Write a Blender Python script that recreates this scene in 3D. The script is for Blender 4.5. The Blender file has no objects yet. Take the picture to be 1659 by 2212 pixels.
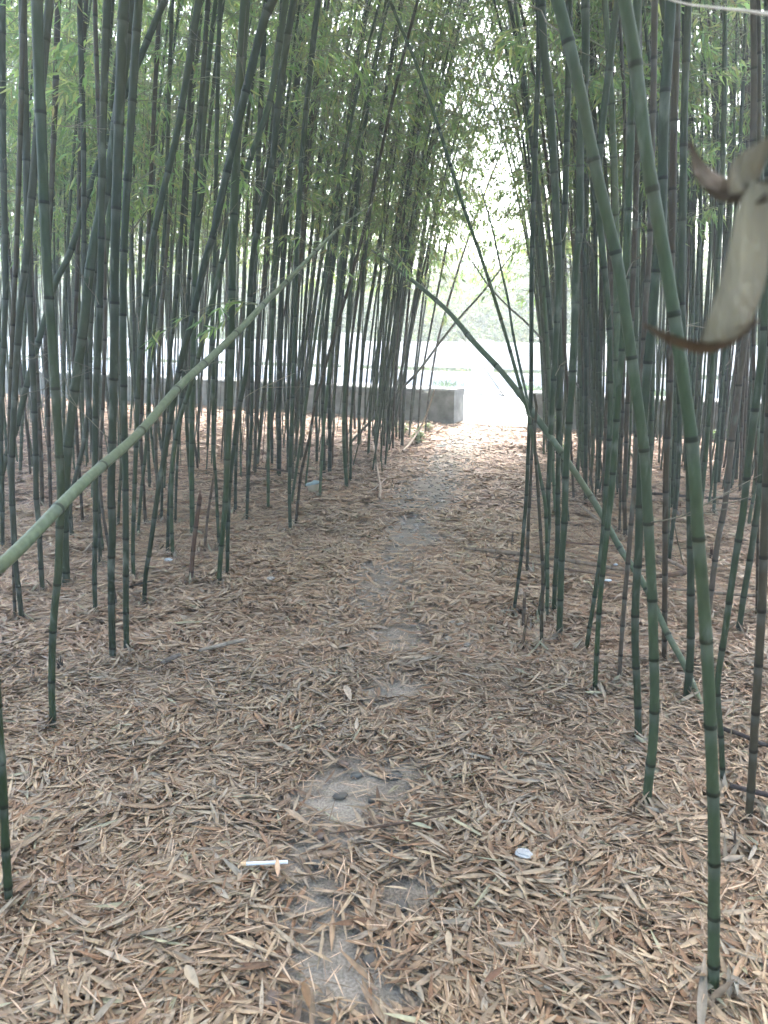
import bpy, math
import numpy as np
R = math.radians
rng = np.random.default_rng(11)
S = bpy.context.scene

# ------------------------------------------------------------------ camera
CAM_H, FPX, CU, CV, PITCH = 1.2, 1662.0, 829.5, 1106.0, R(13.73)
cam = bpy.data.cameras.new("camera")
cam.sensor_fit = 'VERTICAL'; cam.sensor_height = 36.0; cam.sensor_width = 27.0
cam.lens = 36.0 * FPX / 2212.0
cam.clip_start = 0.02; cam.clip_end = 2000
cam.dof.use_dof = True; cam.dof.focus_distance = 3.6; cam.dof.aperture_fstop = 9.5
camo = bpy.data.objects.new("camera", cam)
camo.location = (0, 0, CAM_H); camo.rotation_euler = (R(90) - PITCH, 0, 0)
S.collection.objects.link(camo); S.camera = camo

# ------------------------------------------------------------------ sky, sun, exposure
SUN_EL, SUN_AZ = R(52), R(14)          # azimuth measured from +Y towards +X
w = bpy.data.worlds.new("World"); S.world = w; w.use_nodes = True
nt = w.node_tree; nt.nodes.clear()
sky = nt.nodes.new('ShaderNodeTexSky'); sky.sky_type = 'NISHITA'; sky.sun_disc = False
sky.sun_elevation = SUN_EL; sky.sun_rotation = SUN_AZ
sky.air_density = 1.0; sky.dust_density = 4.0; sky.ozone_density = 1.0
bg = nt.nodes.new('ShaderNodeBackground'); bg.inputs[1].default_value = 0.15
out = nt.nodes.new('ShaderNodeOutputWorld')
nt.links.new(sky.outputs[0], bg.inputs[0]); nt.links.new(bg.outputs[0], out.inputs[0])
sl = bpy.data.lights.new("sun", 'SUN'); sl.energy = 1.5; sl.angle = R(14); sl.color = (1.0, 0.96, 0.9)
so = bpy.data.objects.new("sun", sl); S.collection.objects.link(so)
so.rotation_euler = (R(90) - SUN_EL, 0, math.pi - SUN_AZ)
S.view_settings.view_transform = 'Standard'; S.view_settings.look = 'None'
S.view_settings.exposure = 3.6; S.view_settings.gamma = 1.0
S.cycles.max_bounces = 8; S.cycles.diffuse_bounces = 5; S.cycles.transmission_bounces = 4
S.cycles.transparent_max_bounces = 8; S.cycles.volume_bounces = 1
S.cycles.use_denoising = True

VEIL = 0.012                            # density of the air volume added to imitate lens veil, per metre

# ------------------------------------------------------------------ helpers
sp, cp = math.sin(PITCH), math.cos(PITCH)
def ray(u, v):
    a, b = (u - CU) / FPX, (v - CV) / FPX
    return np.array([a, cp - b * sp, -sp - b * cp])
def ground(u, v, z=0.0):
    r = ray(u, v); t = (z - CAM_H) / r[2]
    return np.array([0, 0, CAM_H]) + r * t
def at(u, v, d):                       # point at depth d (metres along the lens axis)
    return np.array([0, 0, CAM_H]) + ray(u, v) * d
def smooth(a, b, x):
    t = np.clip((x - a) / (b - a), 0, 1); return t * t * (3 - 2 * t)
def vnoise(x, y, s, seed=0):
    """value noise on arrays, 0..1"""
    x = np.asarray(x) / s + seed * 17.3; y = np.asarray(y) / s - seed * 9.1
    xi, yi = np.floor(x).astype(int), np.floor(y).astype(int)
    fx, fy = x - xi, y - yi
    fx = fx * fx * (3 - 2 * fx); fy = fy * fy * (3 - 2 * fy)
    def h(i, j):
        n = (i * 374761393 + j * 668265263 + seed * 1442695) & 0x7fffffff
        n = ((n ^ (n >> 13)) * 1274126177) & 0x7fffffff
        return ((n ^ (n >> 16)) & 0xffff) / 65535.0
    return (h(xi, yi) * (1 - fx) + h(xi + 1, yi) * fx) * (1 - fy) + (h(xi, yi + 1) * (1 - fx) + h(xi + 1, yi + 1) * fx) * fy

class MB:
    """collects vertices, faces and vertex colours; build() links ONE mesh object"""
    def __init__(s): s.v, s.f, s.c, s.m, s.n = [], [], [], [], 0
    def add(s, verts, faces, col, mi=0):
        verts = np.asarray(verts, float).reshape(-1, 3)
        col = np.broadcast_to(np.asarray(col, float), (len(verts), 3))
        for fa in (faces if isinstance(faces, (list, tuple)) else [faces]):
            fa = np.asarray(fa, int)
            if len(fa):
                s.f.append(fa + s.n); s.m.append(np.full(len(fa), mi))
        s.v.append(verts); s.c.append(col); s.n += len(verts)
    def build(s, name, mats, parent=None, smooth_=True, origin=(0, 0, 0)):
        V = np.concatenate(s.v) - np.asarray(origin, float); C_ = np.concatenate(s.c)
        me = bpy.data.meshes.new(name)
        me.vertices.add(len(V)); me.vertices.foreach_set('co', V.astype(np.float32).ravel())
        sizes = np.concatenate([np.full(len(f), f.shape[1]) for f in s.f])
        loops = np.concatenate([f.ravel() for f in s.f])
        starts = np.concatenate([[0], np.cumsum(sizes)[:-1]])
        me.loops.add(len(loops)); me.loops.foreach_set('vertex_index', loops.astype(np.int32))
        me.polygons.add(len(sizes)); me.polygons.foreach_set('loop_start', starts.astype(np.int32))
        me.polygons.foreach_set('material_index', np.concatenate(s.m).astype(np.int32))
        me.polygons.foreach_set('use_smooth', np.full(len(sizes), bool(smooth_)))
        at_ = me.color_attributes.new('col', 'FLOAT_COLOR', 'POINT')
        at_.data.foreach_set('color', np.concatenate([C_, np.ones((len(C_), 1))], 1).astype(np.float32).ravel())
        for m in (mats if isinstance(mats, (list, tuple)) else [mats]): me.materials.append(m)
        me.update(calc_edges=True)
        o = bpy.data.objects.new(name, me); S.collection.objects.link(o)
        o.location = origin if parent is None else (0, 0, 0)
        if parent is not None: o.parent = parent
        return o
def tag(o, label=None, cat=None, group=None, kind=None):
    if label: o['label'] = label
    if cat: o['category'] = cat
    if group: o['group'] = group
    if kind: o['kind'] = kind
    return o
def empty(name, loc):
    o = bpy.data.objects.new(name, None); o.location = loc; o.empty_display_size = .1
    S.collection.objects.link(o); return o

def material(name, rough=0.6, spec=0.3, noise=(30, .25), transl=0.0, bump=0.0, bscale=60, attr=True, base=(.5, .5, .5), stretch=(1, 1, 1), streak=None):
    m = bpy.data.materials.new(name); m.use_nodes = True
    t = m.node_tree; N = t.nodes; L = t.links; p = N['Principled BSDF']
    p.inputs['Roughness'].default_value = rough; p.inputs['Specular IOR Level'].default_value = spec
    if attr:
        a = N.new('ShaderNodeAttribute'); a.attribute_name = 'col'; src = a.outputs['Color']
    else:
        a = N.new('ShaderNodeRGB'); a.outputs[0].default_value = (*base, 1); src = a.outputs[0]
    tc = N.new('ShaderNodeTexCoord'); mp = N.new('ShaderNodeMapping'); mp.inputs['Scale'].default_value = stretch
    L.new(tc.outputs['Object'], mp.inputs[0])
    nz = N.new('ShaderNodeTexNoise'); nz.inputs['Scale'].default_value = noise[0]; nz.inputs['Detail'].default_value = 5
    L.new(mp.outputs[0], nz.inputs['Vector'])
    mr = N.new('ShaderNodeMapRange'); mr.inputs[1].default_value = .3; mr.inputs[2].default_value = .7
    mr.inputs[3].default_value = 1 - noise[1]; mr.inputs[4].default_value = 1 + noise[1]
    L.new(nz.outputs['Fac'], mr.inputs[0])
    mx = N.new('ShaderNodeVectorMath'); mx.operation = 'SCALE'
    L.new(src, mx.inputs[0]); L.new(mr.outputs[0], mx.inputs['Scale'])
    col = mx.outputs[0]
    L.new(col, p.inputs['Base Color'])
    if bump:
        n2 = N.new('ShaderNodeTexNoise'); n2.inputs['Scale'].default_value = bscale; n2.inputs['Detail'].default_value = 6
        L.new(mp.outputs[0], n2.inputs['Vector'])
        b = N.new('ShaderNodeBump'); b.inputs['Strength'].default_value = bump; b.inputs['Distance'].default_value = .01
        L.new(n2.outputs['Fac'], b.inputs['Height']); L.new(b.outputs[0], p.inputs['Normal'])
    if transl:
        tr = N.new('ShaderNodeBsdfTranslucent'); ms = N.new('ShaderNodeMixShader'); ms.inputs[0].default_value = transl
        L.new(col, tr.inputs['Color']); L.new(p.outputs[0], ms.inputs[1]); L.new(tr.outputs[0], ms.inputs[2])
        L.new(ms.outputs[0], N['Material Output'].inputs['Surface'])
    return m

M_culm = material('bamboo_culm_skin', rough=.55, spec=.18, noise=(70, .22), stretch=(1, 1, .4), bump=.04, bscale=160)
# weathering on the culms: yellowed and lichen grey patches
def weather(m):
    t = m.node_tree; N = t.nodes; L = t.links; p = N['Principled BSDF']; src = p.inputs['Base Color'].links[0].from_socket
    tc = N.new('ShaderNodeTexCoord')
    for sc, lo, hi, c, seed in ((3.2, .5, .78, (.085, .075, .03, 1), 0), (26, .6, .72, (.13, .14, .11, 1), 7)):
        mp = N.new('ShaderNodeMapping'); mp.inputs['Scale'].default_value = (1, 1, .35); mp.inputs['Location'].default_value = (seed, seed, seed)
        n = N.new('ShaderNodeTexNoise'); n.inputs['Scale'].default_value = sc; n.inputs['Detail'].default_value = 6
        r = N.new('ShaderNodeMapRange'); r.inputs[1].default_value = lo; r.inputs[2].default_value = hi; r.inputs[4].default_value = .55
        x = N.new('ShaderNodeMix'); x.data_type = 'RGBA'; x.inputs['B'].default_value = c
        L.new(tc.outputs['Object'], mp.inputs[0]); L.new(mp.outputs[0], n.inputs[0]); L.new(n.outputs[0], r.inputs[0]); L.new(r.outputs[0], x.inputs['Factor'])
        L.new(src, x.inputs['A']); src = x.outputs['Result']
    L.new(src, p.inputs['Base Color'])
weather(M_culm)
M_leaf = material('bamboo_leaf', rough=.5, spec=.3, noise=(8, .2), transl=.6)
M_twig = material('twig_bark', rough=.7, noise=(60, .2))
M_dry = material('dry_litter', rough=.62, spec=.25, noise=(70, .22))
M_dead = material('dead_bamboo', rough=.75, spec=.15, noise=(60, .3), bump=.3, stretch=(1, 1, .4))
M_far = material('roadside_leaves', rough=.6, noise=(2, .25), transl=.4)
M_hang = material('curled_dry_blade', rough=.6, spec=.2, noise=(55, .35), transl=.35, bump=.9, bscale=260, stretch=(1, 1, .16))
M_pebble = material('pebble_stone', rough=.6, noise=(60, .25), bump=.15)
M_white = material('white_paper', rough=.7, noise=(40, .08))
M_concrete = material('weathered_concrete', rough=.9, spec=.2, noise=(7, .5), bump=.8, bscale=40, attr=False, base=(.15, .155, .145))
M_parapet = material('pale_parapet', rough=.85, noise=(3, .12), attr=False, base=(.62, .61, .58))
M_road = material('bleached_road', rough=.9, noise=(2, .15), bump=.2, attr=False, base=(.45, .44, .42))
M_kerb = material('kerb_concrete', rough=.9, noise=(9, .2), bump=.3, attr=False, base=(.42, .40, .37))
M_soil = material('leaf_mould', rough=.95, spec=.1, noise=(35, .4), bump=1.0, bscale=70, attr=False, base=(.10, .068, .047))
M_bank = material('bank_earth', rough=.95, noise=(1, .3), attr=False, base=(.06, .085, .03))

# path material: grey grit with darker damp stains and dust
def path_material():
    m = bpy.data.materials.new('gritty_path'); m.use_nodes = True
    t = m.node_tree; N = t.nodes; L = t.links; p = N['Principled BSDF']
    p.inputs['Roughness'].default_value = .9; p.inputs['Specular IOR Level'].default_value = .2
    tc = N.new('ShaderNodeTexCoord')
    a = N.new('ShaderNodeTexNoise'); a.inputs['Scale'].default_value = 4; a.inputs['Detail'].default_value = 8; a.inputs['Roughness'].default_value = .65
    b = N.new('ShaderNodeTexNoise'); b.inputs['Scale'].default_value = 160; b.inputs['Detail'].default_value = 3
    L.new(tc.outputs['Object'], a.inputs[0]); L.new(tc.outputs['Object'], b.inputs[0])
    r = N.new('ShaderNodeValToRGB')
    r.color_ramp.elements[0].position = .35; r.color_ramp.elements[0].color = (.125, .10, .075, 1)
    r.color_ramp.elements[1].position = .62; r.color_ramp.elements[1].color = (.235, .20, .158, 1)
    L.new(a.outputs[0], r.inputs[0])
    mr = N.new('ShaderNodeMapRange'); mr.inputs[1].default_value = .35; mr.inputs[2].default_value = .65; mr.inputs[3].default_value = .7; mr.inputs[4].default_value = 1.25
    L.new(b.outputs[0], mr.inputs[0])
    s = N.new('ShaderNodeVectorMath'); s.operation = 'SCALE'
    L.new(r.outputs[0], s.inputs[0]); L.new(mr.outputs[0], s.inputs['Scale']); L.new(s.outputs[0], p.inputs['Base Color'])
    bm = N.new('ShaderNodeBump'); bm.inputs['Strength'].default_value = .6; bm.inputs['Distance'].default_value = .006
    L.new(b.outputs[0], bm.inputs['Height']); L.new(bm.outputs[0], p.inputs['Normal'])
    return m
M_path = path_material()

# tube along points with per-ring radius and colour
def tube(mb, P, rad, col, seg=8, mi=0, cap=True):
    P = np.asarray(P, float); n = len(P)
    rad = np.broadcast_to(np.asarray(rad, float), (n,))
    T = np.gradient(P, axis=0); T /= np.linalg.norm(T, axis=1)[:, None] + 1e-12
    ref = np.array([0, 1, 0.0]) if abs(T[:, 1]).mean() < .8 else np.array([1.0, 0, 0])
    A = np.cross(T, ref); A /= np.linalg.norm(A, axis=1)[:, None] + 1e-12
    B = np.cross(T, A)
    th = np.arange(seg) * 2 * math.pi / seg
    V = P[:, None, :] + rad[:, None, None] * (np.cos(th)[None, :, None] * A[:, None, :] + np.sin(th)[None, :, None] * B[:, None, :])
    V = V.reshape(-1, 3)
    i = np.arange(n - 1)[:, None] * seg; j = np.arange(seg)[None, :]; k = (j + 1) % seg
    F = np.stack([i + j, i + k, i + seg + k, i + seg + j], -1).reshape(-1, 4)
    C_ = np.asarray(col, float)
    C_ = np.repeat(C_, seg, axis=0) if C_.ndim == 2 else np.broadcast_to(C_, (len(V), 3))
    faces = [F]
    if cap:
        V = np.concatenate([V, P[:1], P[-1:]]); C_ = np.concatenate([C_, C_[:1], C_[-1:]])
        a, b = n * seg, n * seg + 1; j = np.arange(seg); k = (j + 1) % seg; o = (n - 1) * seg
        faces.append(np.concatenate([np.stack([k, j, np.full(seg, a)], 1), np.stack([o + j, o + k, np.full(seg, b)], 1)]))
    mb.add(V, faces, C_, mi)

def resample(P, step):
    """Catmull-Rom through P, resampled every step metres"""
    P = np.asarray(P, float)
    Q = np.vstack([2 * P[0] - P[1], P, 2 * P[-1] - P[-2]])
    o = []
    for i in range(1, len(Q) - 2):
        for t in np.linspace(0, 1, 9)[:-1]:
            a, b, c, d = Q[i - 1], Q[i], Q[i + 1], Q[i + 2]
            o.append(.5 * (2 * b + (c - a) * t + (2 * a - 5 * b + 4 * c - d) * t * t + (3 * b - a - 3 * c + d) * t ** 3))
    o.append(P[-1]); o = np.array(o)
    s = np.concatenate([[0], np.cumsum(np.linalg.norm(np.diff(o, axis=0), axis=1))])
    n = max(3, int(s[-1] / step) + 1); q = np.linspace(0, s[-1], n)
    return np.stack([np.interp(q, s, o[:, k]) for k in range(3)], 1), q, s[-1]

def culm_mesh(mb, P, r_fn, internode, color, seg=10, mi=0, phase=.3, base_dark=True, contrast=1.0):
    """bamboo culm: internodes with a raised node ridge, a dark scar and a pale waxy band"""
    D, q, Ltot = resample(P, .05)
    st, col, rr = [], [], []
    s = 0.0; k = 0; nodes = []
    pos = internode * phase * .5
    while pos < Ltot:
        nodes.append(pos)
        f = .55 + .45 * min(1, pos / (internode * 5))
        pos += internode * f * (1 + .1 * math.sin(k * 2.3 + phase * 9)); k += 1
    nodes = np.array(nodes)
    def put(x, rm, c):
        if 0 <= x <= Ltot: st.append(x); rr.append(rm); col.append(c)
    c0 = np.array(color, float)
    dark = c0 * (1 - .72 * contrast); pale = c0 * (1 - .35 * contrast) + np.array([.16, .17, .145]) * .22 * contrast
    put(0, 1.0, c0 * .8)
    prev = 0.0
    for x in nodes:
        g = x - prev
        for t in (.2, .45, .7):
            if g > .07: put(prev + g * t, 1.0, c0)
        e = .012
        put(x - .045, 1.0, c0); put(x - .014, 1.02, pale); put(x - .006, 1.03, pale); put(x - .004, 1.12, dark)
        put(x + .002, 1.12, dark); put(x + .005, 1.04, c0 * .8); put(x + .012, 1.09, c0 * .9); put(x + .022, 1.0, c0 * .95)
        prev = x
    g = Ltot - prev
    for t in (.3, .6, .98): put(prev + .03 + (g - .03) * t, 1.0, c0)
    o = np.argsort(st); st = np.array(st)[o]; rr = np.array(rr)[o]; col = np.array(col)[o]
    keep = np.concatenate([[True], np.diff(st) > 5e-4]); st, rr, col = st[keep], rr[keep], col[keep]
    PP = np.stack([np.interp(st, q, D[:, i]) for i in range(3)], 1)
    rad = r_fn(st / Ltot, PP)
    tube(mb, PP, rad * rr, col, seg, mi)
    return D, q, nodes

# leaf blades ---------------------------------------------------------
def leaves(mb, base, d, nrm, L, W, col, mi=0, detail=0, curl=None):
    """blades: base points, direction, face normal (arrays)."""
    n = len(base)
    if n == 0: return
    d = d / (np.linalg.norm(d, axis=1)[:, None] + 1e-9)
    side = np.cross(d, nrm); side /= np.linalg.norm(side, axis=1)[:, None] + 1e-9
    up = np.cross(side, d)
    L = np.broadcast_to(L, (n,))[:, None]; W = np.broadcast_to(W, (n,))[:, None]
    if curl is None: curl = np.zeros(n)
    curl = curl[:, None]
    if detail == 0:
        V = np.stack([base, base + d * L * .35 + side * W * .5, base + d * L + up * curl * L, base + d * L * .35 - side * W * .5], 1)
        F = np.arange(n * 4).reshape(n, 4)
        mb.add(V.reshape(-1, 3), F, np.repeat(col, 4, axis=0), mi)
    elif detail == 1:
        def pt(t, s): return base + d * L * t + up * curl * L * (t * t) + side * W * s * .5
        V = np.stack([pt(0, 0), pt(.28, .95), pt(.28, -.95), pt(.65, .8), pt(.65, -.8), pt(1, 0)], 1)
        o = np.arange(n)[:, None] * 6
        mb.add(V.reshape(-1, 3), [o + np.array([[0, 1, 2]]), o + np.array([[1, 3, 4, 2]]), o + np.array([[3, 5, 4]])], np.repeat(col, 6, axis=0), mi)
    else:
        fold = W * .30 * np.sign(curl + 1e-6)
        def pt(t, s): return base + d * L * t + up * (curl * L * t * t + (fold * (abs(s) if s else 0))) + side * W * s * .5
        rows = [(.12, .55), (.35, 1), (.62, .82), (.84, .42)]
        pts = [pt(0, 0)]
        for t, s in rows: pts += [pt(t, s), pt(t, 0), pt(t, -s)]
        pts.append(pt(1, 0)); V = np.stack(pts, 1); K = 14
        o = np.arange(n)[:, None] * K
        q = []
        for r_ in range(3):
            a = 1 + r_ * 3
            q += [o + np.array([[a, a + 3, a + 4, a + 1]]), o + np.array([[a + 1, a + 4, a + 5, a + 2]])]
        tr = [o + np.array([[0, 1, 2]]), o + np.array([[0, 2, 3]]), o + np.array([[10, 13, 11]]), o + np.array([[11, 13, 12]])]
        c = np.repeat(col, K, axis=0).reshape(n, K, 3).copy()
        c[:, [2, 5, 8, 11]] *= 1.12
        mb.add(V.reshape(-1, 3), q + tr, c.reshape(-1, 3), mi)

GREEN = 1.15 * np.array([[.20, .30, .09], [.16, .26, .08], [.24, .33, .10], [.13, .22, .09], [.31, .35, .12], [.17, .28, .10]])
CUT = []                                # open-air corridor over the path, filled below
def in_gap(P, rg=np.random.default_rng(5)):
    """the gap of open air that follows the path and widens upwards beyond the wall"""
    y = P[:, 1]; z = P[:, 2]
    h = (.02 + .015 * y)
    wob = (vnoise(z * 1.0 + 3, y * .3, .55, 5) - .5) * .55
    return (np.abs(P[:, 0] - .134 * y - wob) < h * np.clip((z - 1.3) / 1.5, 0.45, 1)) & (y > 5.2) & (rg.random(len(y)) > .65)

def foliage(mb, D, q, nodes, hb, rg, dens=1.0, size=1.0, droop=.35, tint=None, nbr=2, reach=.7, lmax=7):
    """branches from the nodes above hb, side twigs, drooping leaf fans. slots: 0 leaf, 1 twig"""
    hz = np.interp(nodes, q, D[:, 2])
    use = nodes[hz > hb]
    if len(use) == 0: return
    B, DIR, LL, C_ = [], [], [], []
    top = use[-1]
    az = rg.uniform(0, 6.28)
    for s in use:
        p = np.array([np.interp(s, q, D[:, k]) for k in range(3)])
        rel = (s - use[0]) / max(.1, top - use[0])
        az += math.pi + rg.uniform(-.5, .5)
        for b in range(nbr if rg.random() < dens else nbr - 1):
            a = az + b * rg.uniform(.6, 1.4); el = rg.uniform(.25, .9)
            L = reach * rg.uniform(.55, 1.15) * (1 - .55 * rel)
            t = np.linspace(0, 1, 5)
            h = np.array([math.cos(a) * math.cos(el), math.sin(a) * math.cos(el), math.sin(el)])
            Q = p + h * (t * L)[:, None] + np.array([0, 0, -1]) * (droop * L * t * t)[:, None] * 1.2
            tube(mb, Q, np.linspace(.0032, .0012, 5), np.array([.16, .17, .10]), 3, 1, cap=False)
            nc = max(3, int(11 * dens * L / .7 + rg.random()))
            for ct in np.linspace(.25, 1, nc):
                c = np.array([np.interp(ct, t, Q[:, k]) for k in range(3)])
                a2 = a + rg.uniform(-1.3, 1.3); l2 = rg.uniform(.06, .2)
                e = c + np.array([math.cos(a2) * l2, math.sin(a2) * l2, rg.uniform(-.10, .06)])
                tube(mb, np.stack([c, (c + e) / 2 + [0, 0, .01], e]), [.0013, .001, .0007], np.array([.17, .18, .10]), 3, 1, cap=False)
                nl = rg.integers(4, lmax + 1)
                tt = rg.uniform(.2, 1, nl)[:, None]
                B.append(c + (e - c) * tt)
                aa = a2 + rg.uniform(-1.1, 1.1, nl)
                ee = rg.uniform(-1.35, -.1, nl)
                DIR.append(np.stack([np.cos(aa) * np.cos(ee), np.sin(aa) * np.cos(ee), np.sin(ee)], 1))
    if not B: return
    B = np.concatenate(B); DIR = np.concatenate(DIR)
    k = ~in_gap(B) & ((vnoise(B[:, 0] + B[:, 2] * .55 + 40, B[:, 1] * .9 + B[:, 2] * 1.15 + 30, .42, 51) > .455) | (rg.random(len(B)) < .12)); B, DIR = B[k], DIR[k]; n = len(B)
    if n == 0: return
    nr = np.stack([rg.normal(0, .6, n), rg.normal(0, .6, n), np.ones(n)], 1)
    col = GREEN[rg.integers(0, len(GREEN), n)] * rg.uniform(.75, 1.25, n)[:, None]
    if tint is not None: col = col * np.asarray(tint)
    yel = rg.random(n) < .05; col[yel] = [.30, .27, .12]
    leaves(mb, B, DIR, nr, rg.uniform(.055, .10, n) * size, rg.uniform(.009, .0145, n) * size * 1.15, col, 0, 0, rg.uniform(-.1, .02, n))

# colours of culms (linear)
CG = dict(green=(.052, .076, .038), dark=(.036, .053, .028), deep=(.042, .066, .028), olive=(.066, .078, .034), grey=(.060, .070, .044),
          brown=(.080, .066, .040), pink=(.118, .092, .066), rust=(.066, .046, .026), pale=(.10, .12, .075), mid=(.070, .100, .050))
PLACED = []            # ground positions already taken

def trace3d(tr, lean=0.0):
    P0 = ground(*tr[0][:2]); pts, ts = [], []
    for p in tr:
        r = ray(p[0], p[1]); t = (P0[1] + lean * CAM_H) / (r[1] - lean * r[2])
        pts.append(np.array([0, 0, CAM_H]) + r * t); ts.append(t)
    return np.array(pts), np.array(ts)

def bamboo(tr, w0, w1, color, label, height=6.0, group='bamboo culms near the path', internode=None, lean=0.0, hb=None, leafy=True, dens=.8, broken=False):
    """tr: trace of the culm from its foot upwards"""
    P, t = trace3d(tr, lean)
    r0, r1 = w0 * t[0] / FPX / 2, w1 * t[-1] / FPX / 2
    P[0, 2] = -0.03
    zt = P[-1, 2]
    if not broken:
        d = P[-1] - P[-2]; d /= np.linalg.norm(d); cur = P[-1].copy()
        extra = []
        sgn = 1 if d[0] > 0 else -1
        while cur[2] < height and len(extra) < 14:
            d = d + np.array([.035 * sgn, rng.uniform(-.02, .02), -.012]); d /= np.linalg.norm(d)
            cur = cur + d * .45; extra.append(cur.copy())
        if extra: P = np.vstack([P, extra])
    ztop = P[-1, 2]
    def r_fn(s, PP):
        z = np.maximum(PP[:, 2], 0)
        r = np.interp(z, [0, zt], [r0, r1]) if ztop <= zt + .01 else np.interp(z, [0, zt, ztop], [r0, r1, r1 * .25])
        return r
    PLACED.append(P[0, :2].copy())
    dia = 2 * max(r0, r1); itn = internode or min(.30, max(.14, dia * 8.6))
    root = empty('bamboo', (P[0, 0], P[0, 1], 0)); tag(root, label, 'bamboo', group)
    org = np.array([P[0, 0], P[0, 1], 0])
    mb = MB(); c = np.array(CG[color]) * rng.uniform(.44, .62)
    D, q, nodes = culm_mesh(mb, P, r_fn, itn, c, seg=12 if P[0, 1] < 4.5 else 8, phase=rng.random())
    cu = mb.build('culm', M_culm, root, origin=org)
    zs = np.interp(nodes, q, D[:, 2]); cand = nodes[(zs > .75) & (zs < 2.6)]
    if len(cand) and P[0, 1] < 6.5:
        for sbr in rng.choice(cand, min(len(cand), int(rng.integers(0, 4))), replace=False):
            p = np.array([np.interp(sbr, q, D[:, k]) for k in range(3)]); a = rng.uniform(0, 6.28); e = rng.uniform(.2, 1.0); Lb = rng.uniform(.10, .34)
            h = np.array([math.cos(a) * math.cos(e), math.sin(a) * math.cos(e), math.sin(e)]); tq = np.linspace(0, 1, 6)[:, None]
            Q = p + h * tq * Lb + np.array([0, 0, -1]) * tq ** 2 * Lb * rng.uniform(-.15, .4) + rng.normal(0, .004, (6, 3)) * (tq > 0)
            mt = MB(); tc_ = np.array([.16, .14, .10]) * rng.uniform(.5, 1.3); tube(mt, Q, np.linspace(.0019, .0008, 6), tc_, 4)
            for _k in range(rng.integers(1, 4)):
                b0 = Q[rng.integers(2, 5)]; e2 = b0 + (h + rng.normal(0, .7, 3)) * rng.uniform(.04, .14); tube(mt, np.stack([b0, (b0 + e2) / 2, e2]), [.0013, .001, .0007], tc_, 4)
            mt.build('side_branch', M_twig, root, origin=org)
    if leafy and not broken and ztop > 2.5:
        mf = MB()
        foliage(mf, D, q, nodes, hb if hb else max(2.5, 1.5 + .33 * P[0, 1]), rng, dens=dens + .2, lmax=7, reach=.95)
        if mf.n: mf.build('foliage', [M_leaf, M_twig], root, origin=org)
    return root, D

# ================================================================== setting
# ground sheet to the horizon (slightly lower), soil bed, path, wall, road, verge, parapet, bank
W0 = ground(982, 917)[:2]                       # the end of the left wall, at the gap
WD = np.array([-.874, .486]); WD /= np.linalg.norm(WD)   # runs away to the left
WN = np.array([-WD[1], WD[0]]);
if WN[1] < 0: WN = -WN                          # points to the road
W1 = ground(1140, 926)[:2]
def wall_y(x): return W0[1] + (x - W0[0]) * WD[1] / WD[0]

def sheet(name, corners, mat, z=0.0, nx=2, ny=2, zf=None, kind='structure'):
    """corners: 4 xy points in order; grid of nx x ny cells"""
    a, b, c, d = [np.array(p, float) for p in corners]
    s, t = np.meshgrid(np.linspace(0, 1, nx + 1), np.linspace(0, 1, ny + 1))
    s, t = s.ravel()[:, None], t.ravel()[:, None]
    P = a * (1 - s) * (1 - t) + b * s * (1 - t) + c * s * t + d * (1 - s) * t
    Z = np.full(len(P), z) if zf is None else z + zf(P[:, 0], P[:, 1])
    V = np.column_stack([P, Z])
    i, j = np.meshgrid(np.arange(nx), np.arange(ny)); k = (j * (nx + 1) + i).ravel()
    F = np.stack([k, k + 1, k + nx + 2, k + nx + 1], 1)
    mb = MB(); mb.add(V, F, (.5, .5, .5)); o = mb.build(name, mat)
    return tag(o, kind=kind)

sheet('ground', [(-400, -400), (400, -400), (400, 400), (-400, 400)], M_bank, -.12)
def soil_h(x, y):
    return (vnoise(x, y, .7, 1) - .5) * .05 + (vnoise(x, y, .25, 2) - .5) * .02
def path_c(y):
    ys = [0.4, 1.25, 1.6, 2.05, 2.6, 3.6, 5.0, 7.0, 9.3, 11.0]
    xs = [-.02, -.03, -.05, .0, .03, .07, .24, .63, 1.27, 1.75]
    return np.interp(y, ys, xs)
def litter_h(x, y):
    t = np.abs(x - path_c(y))
    return soil_h(x, y) * smooth(.15, .55, t) + .016 - .010 * np.clip(t / .42, 0, 1) ** 2 + .014 * smooth(.35, .8, t)
far = W0 + WD * 26; near_r = W1 - WD * 14
bedL = [(-22, -4), (14, -4), (14, 5.0), (-22, 5.0)]
sheet('soil_bed', [(-24, -4), (14, -4), (14, wall_y(14) + .05), (-24, wall_y(-24) + .05)], M_soil, -.016, 420, 300, litter_h)

# path strip with a slight crown
mb = MB(); ys = np.linspace(.2, 9.35, 180); hw = .42
V = []
for yy in ys:
    for k in range(9):
        s = -1 + k / 4
        V.append((path_c(yy) + s * hw * (1 + .12 * math.sin(yy * 3.1 + s)), yy, .003 + .010 * (1 - s * s) - (.03 if abs(s) == 1 else 0) + (vnoise(np.array([s * 2 + yy]), np.array([yy]), .2, 4)[0] - .5) * .006))
i, j = np.meshgrid(np.arange(8), np.arange(len(ys) - 1)); k = (j * 9 + i).ravel()
mb.add(V, np.stack([k, k + 1, k + 10, k + 9], 1), (.5, .5, .5))
path = tag(mb.build('path', M_path), kind='structure')

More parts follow.
